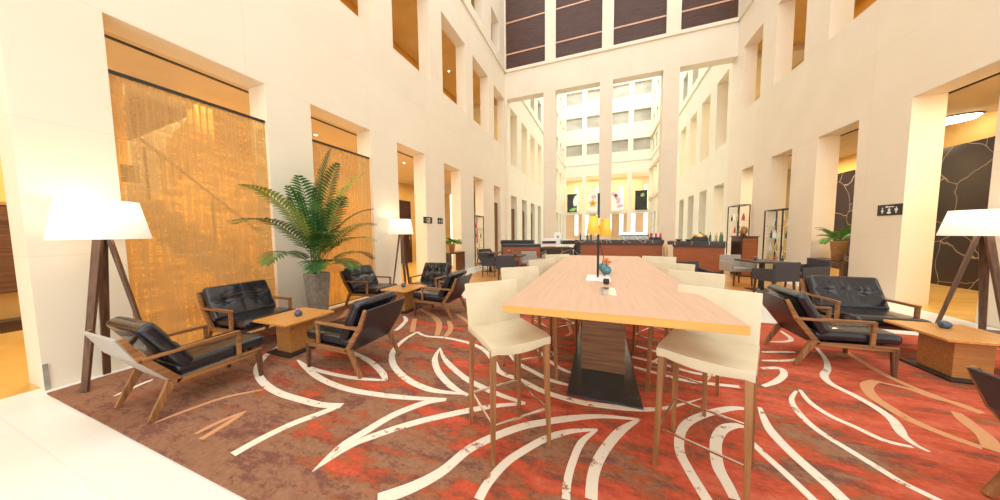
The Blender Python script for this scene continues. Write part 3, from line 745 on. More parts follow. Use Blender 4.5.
# ------------------------------------------------------------ floor lamps
def floor_lamp(label, x, y, rz, z0=.014, copy=None):
    R = root('floor_lamp', (x, y, 0), rz, label, 'floor lamp', 'tripod floor lamps with white drum shades')
    for k_ in range(3):
        a = k_*2*PI/3; c, s_ = math.cos(a), math.sin(a)
        l = MB(); l.beam((.035*c, .035*s_, 1.50), (.26*c, .26*s_, z0+.002), .075, .028, .05, .024, side=(-s_, c, 0)); l.build('leg', DWAL[2], R, .003)
    MB().lathe([(.05, 1.44), (.05, 1.50), (.02, 1.50), (.02, 1.66), (0, 1.66)], n=16).build('hub', BLACK, R)
    MB().lathe([(.31, 1.47), (.245, 1.85), (.241, 1.85), (.306, 1.47)], n=48).build('lamp_shade', SHADE, R)
    MB().lathe([(0, 1.60), (.035, 1.62), (.045, 1.67), (.03, 1.72), (0, 1.73)], n=16).build('bulb', emis('bulb_glow', (1, .85, .62), 6) if 'bulb_glow' not in MATS else MATS['bulb_glow'], R)
    sp = MB()
    for k_ in range(3):
        a = k_*2*PI/3+.5; sp.tube([(0, 0, 1.65), (.283*math.cos(a), .283*math.sin(a), 1.65)], .004, 6)
    sp.build('shade_ring', BLACK, R)
    ld = bpy.data.lights.new('lamp_glow', 'POINT'); ld.energy = 4; ld.color = (1, .80, .55); ld.shadow_soft_size = .06
    lo = bpy.data.objects.new('lamp_glow', ld); COL.objects.link(lo); lo.parent = R; lo.location = (0, 0, 1.78)
    return R
floor_lamp('tripod floor lamp with a white shade behind the nearest lounge chair', -4.72, 1.205, -PI/3)
floor_lamp('tripod floor lamp with a white shade at the rear left seating group', -4.72, 5.62, -.6, .0)
l3 = floor_lamp('tripod floor lamp with a white shade at the right edge of the photo', 5.08, 5.88, 2.75, 0); l3.scale = (1.15, 1.15, .94)

# ------------------------------------------------------------ palm
def frond(mb, base, az, lift, length, droop, nleaf=22, wid=.30, tw=.0, mi=0):
    wid *= 1.15
    d0 = Vector((math.cos(az)*math.cos(lift), math.sin(az)*math.cos(lift), math.sin(lift))); p = Vector(base); pts = [p.copy()]; dirs = [d0.copy()]
    n = 16; d = d0.copy()
    for i in range(n):
        d = (d+Vector((0, 0, -droop/n*(.3+1.6*i/n)))).normalized(); p = p+d*(length/n); pts.append(p.copy()); dirs.append(d.copy())
    mb.tube(pts, .007, 6, 1, .0018)
    for k_ in range(nleaf):
        t = .28+.72*k_/(nleaf-1); ii = min(n-1, int(t*n)); fr = t*n-ii
        q = pts[ii].lerp(pts[ii+1], min(1, fr)); dd = dirs[ii]; side = dd.cross(Vector((0, 0, 1)))
        if side.length < .05: side = Vector((1, 0, 0))
        side.normalize(); up = side.cross(dd)
        L_ = wid*(math.sin(PI*min(1, (t-.18)/.82*.92+.08))**.6)*random.uniform(.88, 1.08)
        for s_ in (-1, 1):
            ld_ = (side*s_*.80+dd*.62+up*(.25+tw)+Vector((0, 0, -.05))).normalized()
            wv = (dd-ld_*dd.dot(ld_)).normalized(); a = []
            for j, (tt, ww) in enumerate(((0, .006), (.3, .022), (.65, .017), (1, .001))):
                c = q+ld_*(L_*tt)+Vector((0, 0, -.32*L_*tt*tt)); a.append(c-wv*ww); a.append(c+up*(-.003)); a.append(c+wv*ww)
            mb.add(a, [(0, 1, 4, 3), (1, 2, 5, 4), (3, 4, 7, 6), (4, 5, 8, 7), (6, 7, 10, 9), (7, 8, 11, 10)], mi, True)
PX0, PY0 = -4.74, 3.40
P = root('potted_palm', (PX0, PY0, 0), 0, 'tall green palm in a tapered grey concrete planter by the second pillar', 'plant')
h = .81; a, b = .105, .15
pt = MB(); pt.hexa([(-a, -a, 0), (a, -a, 0), (a, a, 0), (-a, a, 0), (-b, -b, h), (b, -b, h), (b, b, h), (-b, b, h)]); pt.build('planter', CONC, P, .012)
MB().box(-b+.02, b-.02, -b+.02, b-.02, h-.01, h+.004).build('soil', SOIL, P)
stm = MB()
for q in range(5):
    a_ = q*1.3; stm.tube([(.05*math.cos(a_), .05*math.sin(a_), h), (.07*math.cos(a_), .07*math.sin(a_), h+.35), (.09*math.cos(a_), .09*math.sin(a_), h+.6)], .013, 8, 0, .008)
stm.build('stems', STEMG, P)
# (direction in the room, lift, length, droop, leaflets, leaf length)
FR = [(-1.46, 1.24, 1.85, 1.85, 34, .30), (-1.35, 1.02, 1.75, 1.85, 30, .28), (1.30, 1.30, 2.15, 1.35, 36, .36), (.75, 1.45, 2.20, .95, 38, .36), (.2, 1.38, 1.95, 1.1, 34, .34),
      (1.45, 1.05, 1.55, 1.7, 28, .32), (-.9, 1.28, 1.75, 1.2, 30, .30), (-.4, 1.0, 1.35, 1.7, 26, .30), (.5, .95, 1.3, 1.8, 26, .30), (-1.2, .8, 1.2, 1.9, 24, .26),
      (1.3, .7, 1.1, 1.8, 22, .28), (-.7, .62, .95, 1.7, 22, .26), (.1, .6, .95, 1.7, 22, .27), (.95, 1.15, 1.6, 1.5, 28, .32), (-1.4, 1.35, 1.5, .9, 28, .28), (-.1, 1.25, 1.5, 1.3, 26, .30), (.9, .45, .8, 1.4, 18, .24)]
for i, (az, lf, ln, dr, nl, wd) in enumerate(FR):
    fm = MB(); a_ = i*1.3
    frond(fm, (.06*math.cos(a_), .06*math.sin(a_), h+.05), az, lf, ln, dr*.85, int(nl*.8), wd)
    fm.build('frond', [LEAF_LIT if i in (2, 0, 8) else LEAF, STEMG], P)  # light on some fronds painted by a yellower green

# ------------------------------------------------------------ blinds and stair behind
def blind(label, x, y0, y1, z1, z0, mat):
    B = root('woven_blind', (x, (y0+y1)/2, 0), 0, label, 'blind', 'woven blinds across the left openings'); w = (y1-y0)/2
    MB().box(-.004, .004, -w, w, z0+.02, z1).build('blind_fabric', mat, B)
    MB().box(-.014, .02, -w, w, z1, z1+.035).build('head_rail', BLACK, B)
    MB().box(-.008, .008, -w, w, z0, z0+.02).build('bottom_rail', DWAL[1], B)
    return B
blind('wide amber woven blind over the staircase between the first and second pillars', -5.13, 1.45, 2.95, 3.31, .02, BLIND)
blind('narrower amber woven blind between the second and third pillars behind the palm', -5.13, 3.70, 5.09, 3.26, .02, BLIND)
S_ = root('staircase', (-7.3, 2.0, 0), 0, 'pale staircase flight with a thin handrail seen through the wide amber blind', 'staircase')
fl = MB(); n = 12
for i in range(n): fl.box(-.5, .5, .19*i, .19*(i+1), max(0, .19*(n-i)-.42), .19*(n-i))
fl.build('flight', CEILM, S_)
MB().beam((.5, .05, 3.15), (.5, 2.15, 1.1), .03, .035).build('handrail', DWAL[1], S_)
for i in (1, 5, 9): MB().box(.485, .515, .19*i, .19*i+.03, .19*(n-i), 3.1-.19*i).build('baluster', DWAL[2], S_)
UF = root('upper_flight', (-7.0, 0, 0), 0, 'white stair wall with hanging square balusters high behind the wide blind', 'staircase')
MB().prism([(2.12, 3.0), (2.80, 3.62), (2.80, 3.9), (2.12, 3.9)], 0, -.02, .02).build('slatted_screen', DARKW, UF)
MB().prism([(2.12, 2.35), (2.42, 2.2), (2.42, 2.85), (2.80, 3.62), (2.12, 3.0)], 0, -.05, .02).build('stair_wall', WHITEP, UF)
for i in range(8):
    y = 2.44+i*.095; MB().box(-.03, .03, y, y+.042, 2.2+(y-2.42)*1.3, min(3.93, 2.85+(y-2.42)*2.3)).build('baluster', OCHRE, UF)
pc = MB().box(-6.62, -6.55, 1.90, 2.06, 2.30, 2.55).build('wall_sign_board', DARKW); tag(pc, 'small dark box seen through the lower left of the wide blind', 'box')
cr = root('credenza', (-8.9, 0.7, 0), 0, 'dark wall mounted cabinet in the passage at the left edge of the photo', 'cabinet')
MB().box(-.2, .2, -1.4, 1.1, .62, 2.0).build('body', DWAL[1], cr, .01); MB().box(-.16, .2, -1.38, 1.08, 0, .18).build('plinth', DARKW, cr); MB().box(-.2, .22, -1.42, 1.12, 2.0, 2.05).build('top', BRASS, cr)
MB().box(-.2, -.1, -1.38, 1.08, .18, .62).build('gap_glow_panel', OCHRE, cr)  # ochre panel painting the glow in the gap under the cabinet

# doors and fittings in the passages
def door(label, x, y0, y1, z1, mat, face=1):
    d = root('passage_door', (x, (y0+y1)/2, 0), 0, label, 'door'); w = (y1-y0)/2
    MB().box(-.03, .03, -w+.05, w-.05, .01, z1-.05).build('door_leaf', mat, d)
    m_ = MB(); m_.box(-.05, .05, -w, -w+.05, .0, z1); m_.box(-.05, .05, w-.05, w, .0, z1); m_.box(-.05, .05, -w, w, z1-.05, z1); m_.build('door_frame', DARKW, d)
    MB().tube([(face*.06, w-.15, .8), (face*.06, w-.15, 1.4)], .012, 8).build('door_handle', BRASS, d)
    return d
door('dark timber door at the end of the yellow passage beyond the second floor lamp', -9.05, 10.3, 11.5, 3.1, DARKW)
def sconce(label, x, y, z, rz=0):
    s_ = root('wall_lamp', (x, y, z), rz, label, 'wall lamp', 'passage wall lamps')
    MB().box(0, .03, -.04, .04, -.12, .12).build('backplate', BRASS, s_)
    MB().lathe([(.03, -.09), (.05, -.08), (.05, .1), (.03, .12)], (.07, 0, 0), 16).build('glass_shade', MATS.get('lit_sconce_glass') or emis('lit_sconce_glass', (1, .82, .5), 6), s_)
    return s_
sconce('lit wall lamp on the yellow passage wall beside the dark timber door', -9.1, 9.85, 2.3)
sconce('lit wall lamp on the yellow passage wall above the left potted fern', -9.1, 14.6, 2.3)
WD = plank_mat('brown_slatted_panel', (.32, .19, .09), (.38, .23, .12))
for nm, (a, b) in (('brown roller screen in the opening left of the two square dining tables', (13.14, 14.1)),):
    tag(MB().box(-5.3, -5.26, a, b, 0, 3.1).build('roller_screen', BLINDW), nm, 'screen')
for i, y in enumerate(g2[:3]):
    o = MB().box(XL-.25, XL-.2, y, y+1.25, 0, 3.0).build('roller_screen', BLINDW, xf=sk)
    tag(o, ['brown roller screen in the first ground floor opening beyond the screen wall on the left', 'brown roller screen in the second ground floor opening beyond the screen wall on the left', 'brown roller screen in the third ground floor opening beyond the screen wall on the left'][i], 'screen', 'brown roller screens in the left openings')

# downlights
def downlight(x, y, z, label):
    o = MB().lathe([(.055, 0), (.06, -.012), (.04, -.012), (.035, -.004), (0, -.004)], (0, 0, 0), 16).build('downlight_trim', WHITEP)
    o.name = 'downlight'; o.location = (x, y, z); tag(o, label, 'downlight', 'ceiling downlights')
    c_ = MB().lathe([(.034, -.006), (0, -.0061)], (0, 0, 0), 12).build('lens', SPOTM, o); return o
for x, y, z, lb in ((-6.6, 4.9, 3.95, 'recessed downlight in the passage ceiling above the narrower blind'), (-6.4, 7.9, 3.95, 'recessed downlight in the ceiling beyond the second floor lamp'),
                    (-6.8, 9.6, 9.3, 'lit downlight in the second upper window on the left wall'), (-6.9, 6.9, 9.3, 'lit downlight in the first upper window on the left wall'), (-6.9, 12.0, 9.3, 'lit downlight in the third upper window on the left wall'),
                    (6.9, 11.0, 9.3, 'lit downlight in the upper window on the right wall'), (6.8, 9.4, 4.1, 'recessed downlight in the passage ceiling above the right potted fern')):
    downlight(x, y, z, lb)
ovl = root('oval_ceiling_light', (7.80, 9.95, 4.1), .9, 'large glowing oval ceiling light in the passage on the right', 'ceiling light')
MB().lathe([(.44, 0), (.45, -.04), (.38, -.10), (0, -.12)], n=40, sx=.62).build('diffuser', emis('oval_diffuser', (1, .9, .7), 7), ovl)
MB().lathe([(.46, 0), (.48, -.015), (.47, -.03), (.45, -.028)], n=40, sx=.64).build('frame', BLACK, ovl)

# ------------------------------------------------------------ signs on the pillars
GLYPH = emis('sign_white', (.85, .83, .8), .0)
def arrow(mb, c, s, left=True):
    y, z = c; d = 1 if left else -1
    mb.prism([(y+d*s, z), (y+d*.45*s, z+.28*s), (y+d*.45*s, z+.1*s), (y-d*s, z+.1*s), (y-d*s, z-.1*s), (y+d*.45*s, z-.1*s), (y+d*.45*s, z-.28*s)], 0, 0, .002)
def person(mb, y, z, s, skirt=False):
    n = 10; mb.prism([(y+.16*s*math.cos(2*PI*k/n), z+.78*s+.16*s*math.sin(2*PI*k/n)) for k in range(n)], 0, 0, .002)
    if skirt: mb.prism([(y-.12*s, z+.55*s), (y+.12*s, z+.55*s), (y+.38*s, z-.1*s), (y-.38*s, z-.1*s)], 0, 0, .002)
    else: mb.prism([(y-.34*s, z+.56*s), (y+.34*s, z+.56*s), (y+.34*s, z+.0*s), (y+.16*s, z+.1*s), (y-.16*s, z+.1*s), (y-.34*s, z+.0*s)], 0, 0, .002)
    mb.box(0, .002, y-.13*s, y-.02*s, z-.5*s, z+.1*s); mb.box(0, .002, y+.02*s, y+.13*s, z-.5*s, z+.1*s)
def sign(label, x, y, z, w, h, rz, kind):
    s_ = root('wall_sign', (x, y, z), rz, label, 'sign')
    MB().box(0, .012, -w/2, w/2, -h/2, h/2).build('sign_plate', BLACK, s_)
    g = MB()
    if kind == 'wc':
        arrow(g, (0, .062), .09, False); person(g, .14, -.025, .085); person(g, 0, -.02, .07); person(g, -.14, -.025, .085, True)
        g.prism([(.045*math.cos(a*.7), -.055+.025*math.sin(a*.7)) for a in range(9)], 0, .001, .003)
    elif kind == 'bar':
        arrow(g, (.02, .04), .10, True); g.box(0, .002, -.16, .16, -.012, -.004)
    else:
        person(g, -.06, -.02, .07); person(g, .06, -.02, .07, True)
    o = g.build('symbols', GLYPH, s_); o.location = (.012, 0, 0)
    if kind == 'bar':
        o2 = MB().box(0, .002, -.06, .1, -.07, -.03).build('yellow_mark', YELS, s_); o2.location = (.0125, 0, 0)
    return s_
sign('black directional sign with arrow and toilet symbols on the right pillar', XR, 7.93, 1.87, .50, .22, PI, 'wc')
sign('wider black directional sign with a yellow mark on the left pillar', XL, 7.29, 1.90, .46, .20, 0, 'bar')
sign('narrower black sign on the left pillar, next to the sign with a yellow mark', XL, 8.0, 1.90, .30, .20, 0, 'wc2')
tag(MB().box(XL, XL+.012, .872, .90, .0, .26).build('corner_guard', CONC), 'low metal corner guard on the foot of the first pillar', 'corner guard')

# ------------------------------------------------------------ consoles and ferns
def console(label, x0, x1, y0, y1, z):
    c_ = root('console_table', ((x0+x1)/2, (y0+y1)/2, 0), 0, label, 'console table'); w = (x1-x0)/2; d = (y1-y0)/2
    MB().box(-w, w, -d, d, z-.04, z).build('tabletop', DWAL[1], c_, .003)
    for sy in (-1, 1): MB().box(-w, w, sy*d-(.06 if sy > 0 else 0), sy*d+(.06 if sy < 0 else 0), 0, z-.04).build('leg', DWAL[2], c_, .003)
    return c_
console('dark wood console table in the opening below the left fern', -5.30, -4.92, 8.40, 9.48, .76)
console('dark wood console table in the opening below the right fern', 5.50, 5.92, 8.86, 10.02, .70)
def fern(label, x, y, z, s=1, seed=1, hh=.33):
    random.seed(seed)
    f_ = root('potted_fern', (x, y, z), 0, label, 'plant', 'potted ferns on the consoles')
    MB().lathe([(.085*s, 0), (.125*s, hh*s), (.135*s, hh*s), (.135*s, (hh+.02)*s), (.115*s, (hh+.02)*s), (.11*s, (hh-.02)*s), (0, (hh-.02)*s)], n=28).build('pot', TERRA, f_)
    for q in range(14):
        m_ = MB(); az = q*2.4; frond(m_, (.03*math.cos(az), .03*math.sin(az), hh*s), az, random.uniform(.5, 1.2), random.uniform(.34, .5)*s, random.uniform(1.2, 1.9), 12, .13*s)
        m_.build('frond', [FERN, STEMG], f_)
    return f_
fern('bushy green fern in a terracotta pot on the left console', -5.08, 8.78, .76, .95, 3)
fern('bushy green fern in a terracotta pot on the right console', 5.70, 9.32, .70, 1.15, 5, .40)

# ------------------------------------------------------------ display cabinets
def bottle_mb(mb, x, y, z, s=1, mi=0):
    mb.lathe([(.035*s, 0), (.037*s, .01*s), (.037*s, .17*s), (.014*s, .22*s), (.013*s, .29*s), (0, .29*s)], (x, y, z), 10, mi)
def cabinet(label, x, y, w, d, h, rz=0, n=4):
    c_ = root('display_shelf', (x, y, 0), rz, label, 'display shelf', 'open metal display shelves')
    m_ = MB()
    for sx in (-1, 1):
        for sy in (-1, 1): m_.box(sx*w/2-.015, sx*w/2+.015, sy*d/2-.015, sy*d/2+.015, .0, h)
    for z in (.02, h): m_.box(-w/2, w/2, -d/2-.015, -d/2+.015, z, z+.03); m_.box(-w/2, w/2, d/2-.015, d/2+.015, z, z+.03); m_.box(-w/2-.015, -w/2+.015, -d/2, d/2, z, z+.03); m_.box(w/2-.015, w/2+.015, -d/2, d/2, z, z+.03)
    m_.build('frame', BLACK, c_)
    for k_ in range(n):
        z = .35+k_*(h-.45)/n
        MB().box(-w/2, w/2, -d/2, d/2, z, z+.015).build('shelf', GLASS, c_)
    return c_, [.35+k_*(h-.45)/n+.015 for k_ in range(n)]
random.seed(11)
BOTM = [GLASSD, GLASS, WHITEP, BRASS, REDG, BLUEG]
def stock(x, y, w, d, zs, grp, where):
    cnt = 0
    kinds = ['dark green glass bottle', 'clear glass bottle', 'white ceramic jar', 'brass coloured canister', 'red bottle', 'blue glass bottle']
    for li, z in enumerate(zs):
        for k_ in range(6):
            t = random.choice([0, 1, 1, 2, 3, 3, 4, 5]); m_ = MB(); bottle_mb(m_, 0, 0, 0, random.uniform(.75, 1.05))
            o = m_.build('bottle', BOTM[t]); o.location = (x+random.uniform(-.3, .3)*w, y-d*.42+k_*d*.165, z)
            tag(o, '%s, %s along, on level %s of the %s' % (kinds[t], ['first', 'second', 'third', 'fourth', 'fifth', 'sixth'][k_], ['one', 'two', 'three', 'four'][min(li, 3)], where), 'bottle', grp)
c_, zs = cabinet('tall open display shelf in the left opening beside the pillar', -5.24, 11.22, .34, .98, 2.22); stock(-5.24, 11.22, .3, .9, zs, 'bottles on the left display shelf', 'left display shelf')
c_, zs = cabinet('tall lit display shelf with bottles in the opening right of the bar', 5.62, 11.6, .32, .98, 2.12); stock(5.62, 11.6, .26, .9, zs, 'bottles on the right display shelf', 'shelf right of the bar')
c_, zs = cabinet('second display shelf behind the tall dark cupboard at the right end of the bar', 5.36, 13.75, .34, .95, 2.45); stock(5.36, 13.75, .28, .85, zs, 'bottles on the shelf behind the cupboard', 'shelf behind the cupboard')

# ------------------------------------------------------------ dining area
def dining_chair(label, x, y, rz, mat, grp):
    c_ = root('dining_chair', (x, y, 0), rz, label, 'dining chair', grp)
    for sx in (-1, 1):
        for sy in (-1, 1):
            l = MB(); l.beam((sx*.21, sy*.21, .40), (sx*.225, sy*.225, .006), .035, .035, .024, .024); l.build('leg', DWAL[2], c_)
    MB().cushion((0, 0, .43), (.50, .50, .10), .03, 8).build('seat', mat, c_)
    MB().prism([(-.26, .40), (-.22, .40), (-.24, .80), (-.28, .80)], 1, -.27, .27).build('backrest', mat, c_, .01)
    for sy in (-1, 1):
        MB().prism([(-.25, .38), (.22, .38), (.24, .62), (-.255, .66)], 1, sy*.27-.02, sy*.27+.02).build('armrest', mat, c_, .01)
    return c_
def dining_table(label, x, y, w=.75, z=.74, rz=0):
    t_ = root('dining_table', (x, y, 0), rz, label, 'dining table', 'square dining tables')
    MB().box(-w/2, w/2, -w/2, w/2, z-.035, z).build('tabletop', DARKW, t_, .003)
    MB().box(-.04, .04, -.04, .04, .02, z-.035).build('column', BLACK, t_)
    MB().box(-.22, .22, -.22, .22, .006, .02).build('base_plate', BLACK, t_)
    return t_
gA, gB = 'charcoal tub dining chairs', 'taupe tub dining chairs'
d1 = dining_chair('charcoal tub chair with its back to the camera at the nearer left dining table', -2.62, 7.85, PI/2, GREYF, gA)
dup(d1, (-3.42, 8.50, 0), 0, 'charcoal tub chair on the left side of the nearer left dining table')
dup(d1, (-4.35, 10.3, 0), -.9, 'charcoal tub chair at the farther left dining table, beside the display shelf')
t1 = dining_table('dark square dining table nearer the camera on the left side', -2.66, 8.52)
dup(t1, (-3.85, 9.5, 0), 0, 'dark square dining table farther back on the left side')
d2 = dining_chair('taupe tub chair on the far side of the nearer left dining table', -2.30, 9.25, -PI/2+.2, LGREYF, gB)
dup(d2, (-1.85, 8.45, 0), PI, 'taupe tub chair on the right side of the nearer left dining table')
dup(d1, (3.66, 7.62, 0), PI/2+.38, 'charcoal tub chair with its back to the camera in the right dining group')
dup(d1, (4.55, 8.32, 0), PI+.1, 'charcoal tub chair on the right of the right dining group, next to the pillar')
dup(d2, (3.55, 9.05, 0), -PI/2+.25, 'taupe tub chair facing the camera in front of the tall dark cupboard')
dup(t1, (3.78, 8.38, 0), .2, 'dark square dining table in the right dining group')
dup(d2, (1.35, 7.5, 0), -PI/2, 'taupe tub chair peeking out behind the farthest right bar stool')
dup(d1, (1.95, 6.9, 0), -PI/2+.3, 'charcoal tub chair partly hidden behind the third right bar stool')
for (x, y, lb) in ((-2.55, 8.45, 'small blue vase with a red flower on the nearer left dining table'), (-3.8, 9.45, 'small blue vase with a red flower on the farther left dining table'), (3.7, 8.5, 'small blue vase with a flower on the right dining table')):
    dup(bv, (x, y, .74), 0, lb)

# ------------------------------------------------------------ bar
def counter(label, pts, z, depth, wood_, top, cat='bar counter', plinth=True, overhang=.06, ext=0, th=.13):
    """straight counter; pts = front-left and front-right corner on the floor"""
    a = Vector(pts[0]); b = Vector(pts[1]); d = (b-a); L_ = d.length; rz = math.atan2(d.y, d.x)
    c_ = root('bar_counter', (a.x, a.y, 0), rz, label, cat)
    MB().box(0, L_, 0, depth, .08, z-.16).build('front_panel', wood_, c_)
    MB().box(.02, L_-.02, .03, depth, .006, .08).build('plinth', BLACK, c_)
    MB().box(-.02, L_+.02, -.05, depth+.02, z-.20, z-.13).build('dark_strip', DARKW, c_)  # dark strip running below the worktop
    MB().box(-.04-ext, L_+.04, -overhang, depth+.04, z-th, z).build('worktop', top, c_, .004)
    return c_
counter('right mahogany bar counter with a dark veined marble top', ((2.56, 11.35), (3.93, 10.9)), 1.11, .8, MAHO, MARBC, ext=.14)
counter('recessed middle bar counter with a dark veined marble top', ((-1.02, 12.3), (2.38, 12.15)), 1.13, .8, MAHO, MARBC)
mc = [o for o in bpy.data.objects if o.name.startswith('bar_counter') and o.parent is None][-1]
MB().box(0, .30, -.02, .0, .08, .94).build('end_panel', MARBC, mc)
lc = counter('left bar counter faced in black marble with a white worktop', ((-2.25, 10.75), (-.95, 11.3)), .98, .8, MARBC, WHITEM, th=.05)
sb = root('sideboard', (-3.5, 9.9, 0), .18, 'mahogany sideboard with a black top left of the bar', 'sideboard')
MB().box(0, 1.45, 0, .55, .06, .92).build('body', MAHO, sb); MB().box(-.02, 1.47, -.02, .57, .92, 1.02).build('top', BLACK, sb)
for k_ in range(3):
    dd = MB().box(.02+k_*.48, .47+k_*.48, -.02, 0, .1, .88).build('door', MAHO, sb, .003); dd2 = MB().box(.2+k_*.48, .3+k_*.48, -.035, -.02, .78, .80).build('handle', CHROME, dd)
MB().box(.03, 1.42, .03, .52, .0, .06).build('plinth', BLACK, sb)
bt = root('black_cooler', (-4.0, 11.15, 0), .12, 'long black topped unit behind the mahogany sideboard', 'cabinet')
MB().box(0, 1.4, 0, .5, 0, .98).build('body', DARKW, bt); MB().box(-.02, 1.42, -.02, .52, .98, 1.14).build('top', BLACK, bt, .005)
cb = root('tall_cupboard', (4.24, 10.6, 0), .0, 'tall dark lacquered cupboard at the right end of the bar', 'cupboard')
MB().box(0, .42, 0, .7, .02, 1.26).build('body', DARKW, cb, .004); MB().box(-.02, .44, -.02, .72, 1.26, 1.29).build('top', DWAL[0], cb)
MB().box(.03, .39, -.02, 0, .05, 1.22).build('door', MAHO, cb, .003); MB().box(.0, .42, .03, .68, 0, .02).build('plinth', BLACK, cb)
for k_, x in enumerate((2.43, 2.52)):
    tag(MB().lathe([(.03, 0), (.03, .9), (0, .9)], (x+.03, 12.28-.02*k_, 0), 12).build('brass_post', BRASS), ['left slim brass post in the gap between the bar counters', 'right slim brass post in the gap between the bar counters'][k_], 'post')
# things on the bar
def onbar(x, along, z): return x
def put(name, mb, mats, loc, label, cat, grp=None, rz=0):
    o = mb.build(name, mats); o.location = loc; o.rotation_euler = (0, 0, rz); return tag(o, label, cat, grp)
ce = root('coffee_machine', (-1.95, 11.15, .98), .4, 'low silver and black coffee machine on the white left worktop', 'coffee machine')
MB().box(-.32, .32, -.2, .2, .02, .24).build('body', WHITEP, ce, .01); MB().box(-.28, .28, -.215, -.2, .04, .14).build('front', BLACK, ce); MB().box(-.3, .3, -.3, -.2, 0, .02).build('drip_tray', CHROME, ce)
ce2 = root('coffee_machine', (-1.2, 11.5, .98), .4, 'second lower machine beside the coffee machine on the left bar', 'coffee machine')
MB().box(-.25, .25, -.18, .18, .02, .15).build('body', BLACK, ce2, .01); MB().box(-.26, .26, -.19, .19, .15, .18).build('lid', CHROME, ce2, .004); MB().box(-.24, .24, -.17, .17, 0, .02).build('foot', BLACK, ce2)
pc = root('display_card', (-1.62, 11.62, .98), .3, 'upright white card with rounded top and a grey circle behind the coffee machine', 'display card')
MB().prism([(-.14, 0), (.14, 0), (.14, .42), (.08, .50), (-.08, .50), (-.14, .42)], 1, -.02, .02).build('card', WHITEP, pc, .004)
MB().prism([(.06*math.cos(a*PI/8), .3+.06*math.sin(a*PI/8)) for a in range(16)], 1, -.024, -.02).build('emblem', PANEGREY, pc)
# jars in a row
for k_ in range(6):
    j = MB(); j.lathe([(.05, 0), (.085, .03), (.09, .09), (.07, .13), (.075, .15), (.06, .15), (0, .14)], n=18)
    o = put('glass_jar', j, JARG, (.95+k_*.18, 12.45-.005*k_, 1.13), '%s of six round glass jars on the middle bar' % ['leftmost', 'second from the left', 'third from the left', 'fourth from the left', 'fifth from the left', 'rightmost'][k_], 'jar', 'row of glass jars')
    MB().lathe([(.075, .15), (.08, .16), (.08, .185), (0, .19)], n=18).build('lid', BLACK, o)
tr = MB().box(-.5, .5, -.1, .1, 0, .02); put('jar_rack', tr.box(-.5, .5, .1, .12, 0, .30), CHROME, (1.4, 12.68, 1.13), 'steel backing rack behind the row of glass jars', 'rack')
# menus and napkins
for k_ in range(5):
    put('menu_card', MB().box(-.05, .05, -.004, .004, 0, .24), [REDG if k_ % 2 == 0 else WHITEP], (2.02+k_*.075, 12.42-.022*k_, 1.15), '%s menu card standing in the black holder on the right counter' % ['leftmost red', 'second, white', 'middle red', 'fourth, white', 'rightmost red'][k_], 'menu card', 'menu cards in the holder', -.3)
put('menu_holder', MB().box(-.22, .22, -.08, .08, 0, .05).box(-.22, .22, -.08, -.07, .05, .1), BLACK, (2.17, 12.38, 1.13), 'black tray holding the red and white menu cards on the bar', 'tray', None, -.3)
for k_ in range(2): 
    put('bowl', MB().lathe([(.05, 0), (.12, .06), (.11, .06), (0, .015)], n=20), DARKW, (2.78+k_*.28, 11.6-.09*k_, 1.11), ['dark bowl on the bar right of the menu cards', 'second dark bowl farther right of the menu cards'][k_], 'bowl', 'dark bowls on the bar')
clo = root('buffet_dome', (3.36, 11.35, 1.11), -.3, 'golden domed warming dish on the right bar counter', 'serving dish')
MB().box(-.24, .24, -.16, .16, 0, .12).build('base', BLACK, clo, .01); MB().lathe([(.22, .12), (.2, .2), (.13, .26), (.03, .29), (0, .29)], n=24, sy=.75).build('dome', BRASS, clo)
MB().lathe([(.02, .29), (.025, .31), (0, .32)], n=10).build('knob', BLACK, clo)
bb = [(3.66, 11.35, 0), (3.74, 11.2, 1), (3.82, 11.32, 3), (3.90, 11.18, 0), (3.98, 11.3, 0), (-.75, 12.65, 5), (-.6, 12.6, 1), (-.45, 12.62, 0), (-.3, 12.58, 5), (-.12, 12.55, 1)]
bl = ['dark bottle just right of the golden dome', 'clear bottle right of the golden dome', 'brass coloured bottle near the right bar end', 'dark bottle near the right bar end', 'outermost dark bottle at the right bar end', 'leftmost blue bottle on the middle counter', 'clear bottle second from the left on the middle counter', 'dark bottle third from the left on the middle counter', 'blue bottle fourth from the left on the middle counter', 'clear bottle left of the table lamp pole on the middle counter']
for (x, y, t), lb in zip(bb, bl):
    m_ = MB(); bottle_mb(m_, 0, 0, 0, 1.05); put('bottle', m_, BOTM[t], (x, y, 1.11 if x > 1 else 1.13), lb, 'bottle', 'bottles on the bar')
tap = root('bar_tap', (2.0, 12.85, 1.13), 0, 'tall curved brass bar tap on the middle counter', 'tap')
MB().tube([(0, 0, 0), (0, 0, .35), (.03, 0, .48), (.10, 0, .56), (.16, 0, .58)], .012, 8).build('spout', BRASS, tap); MB().lathe([(.04, 0), (.04, .02), (0, .03)], n=14).build('base', BRASS, tap)
# bronze figures on top of the display shelf
fg = root('table_fan', (4.4, 10.9, 1.29), 0, 'round brass dish standing on top of the tall dark cupboard', 'ornament')
MB().lathe([(.02, -.02), (.14, -.01), (.15, 0), (.14, .01), (.02, .02)], n=24).build('dish', BRASS, fg)
fg.children[0].rotation_euler = (PI/2, 0, .4); fg.children[0].location = (0, 0, .17)
MB().box(-.08, .08, -.04, .04, 0, .03).build('stand', BLACK, fg)

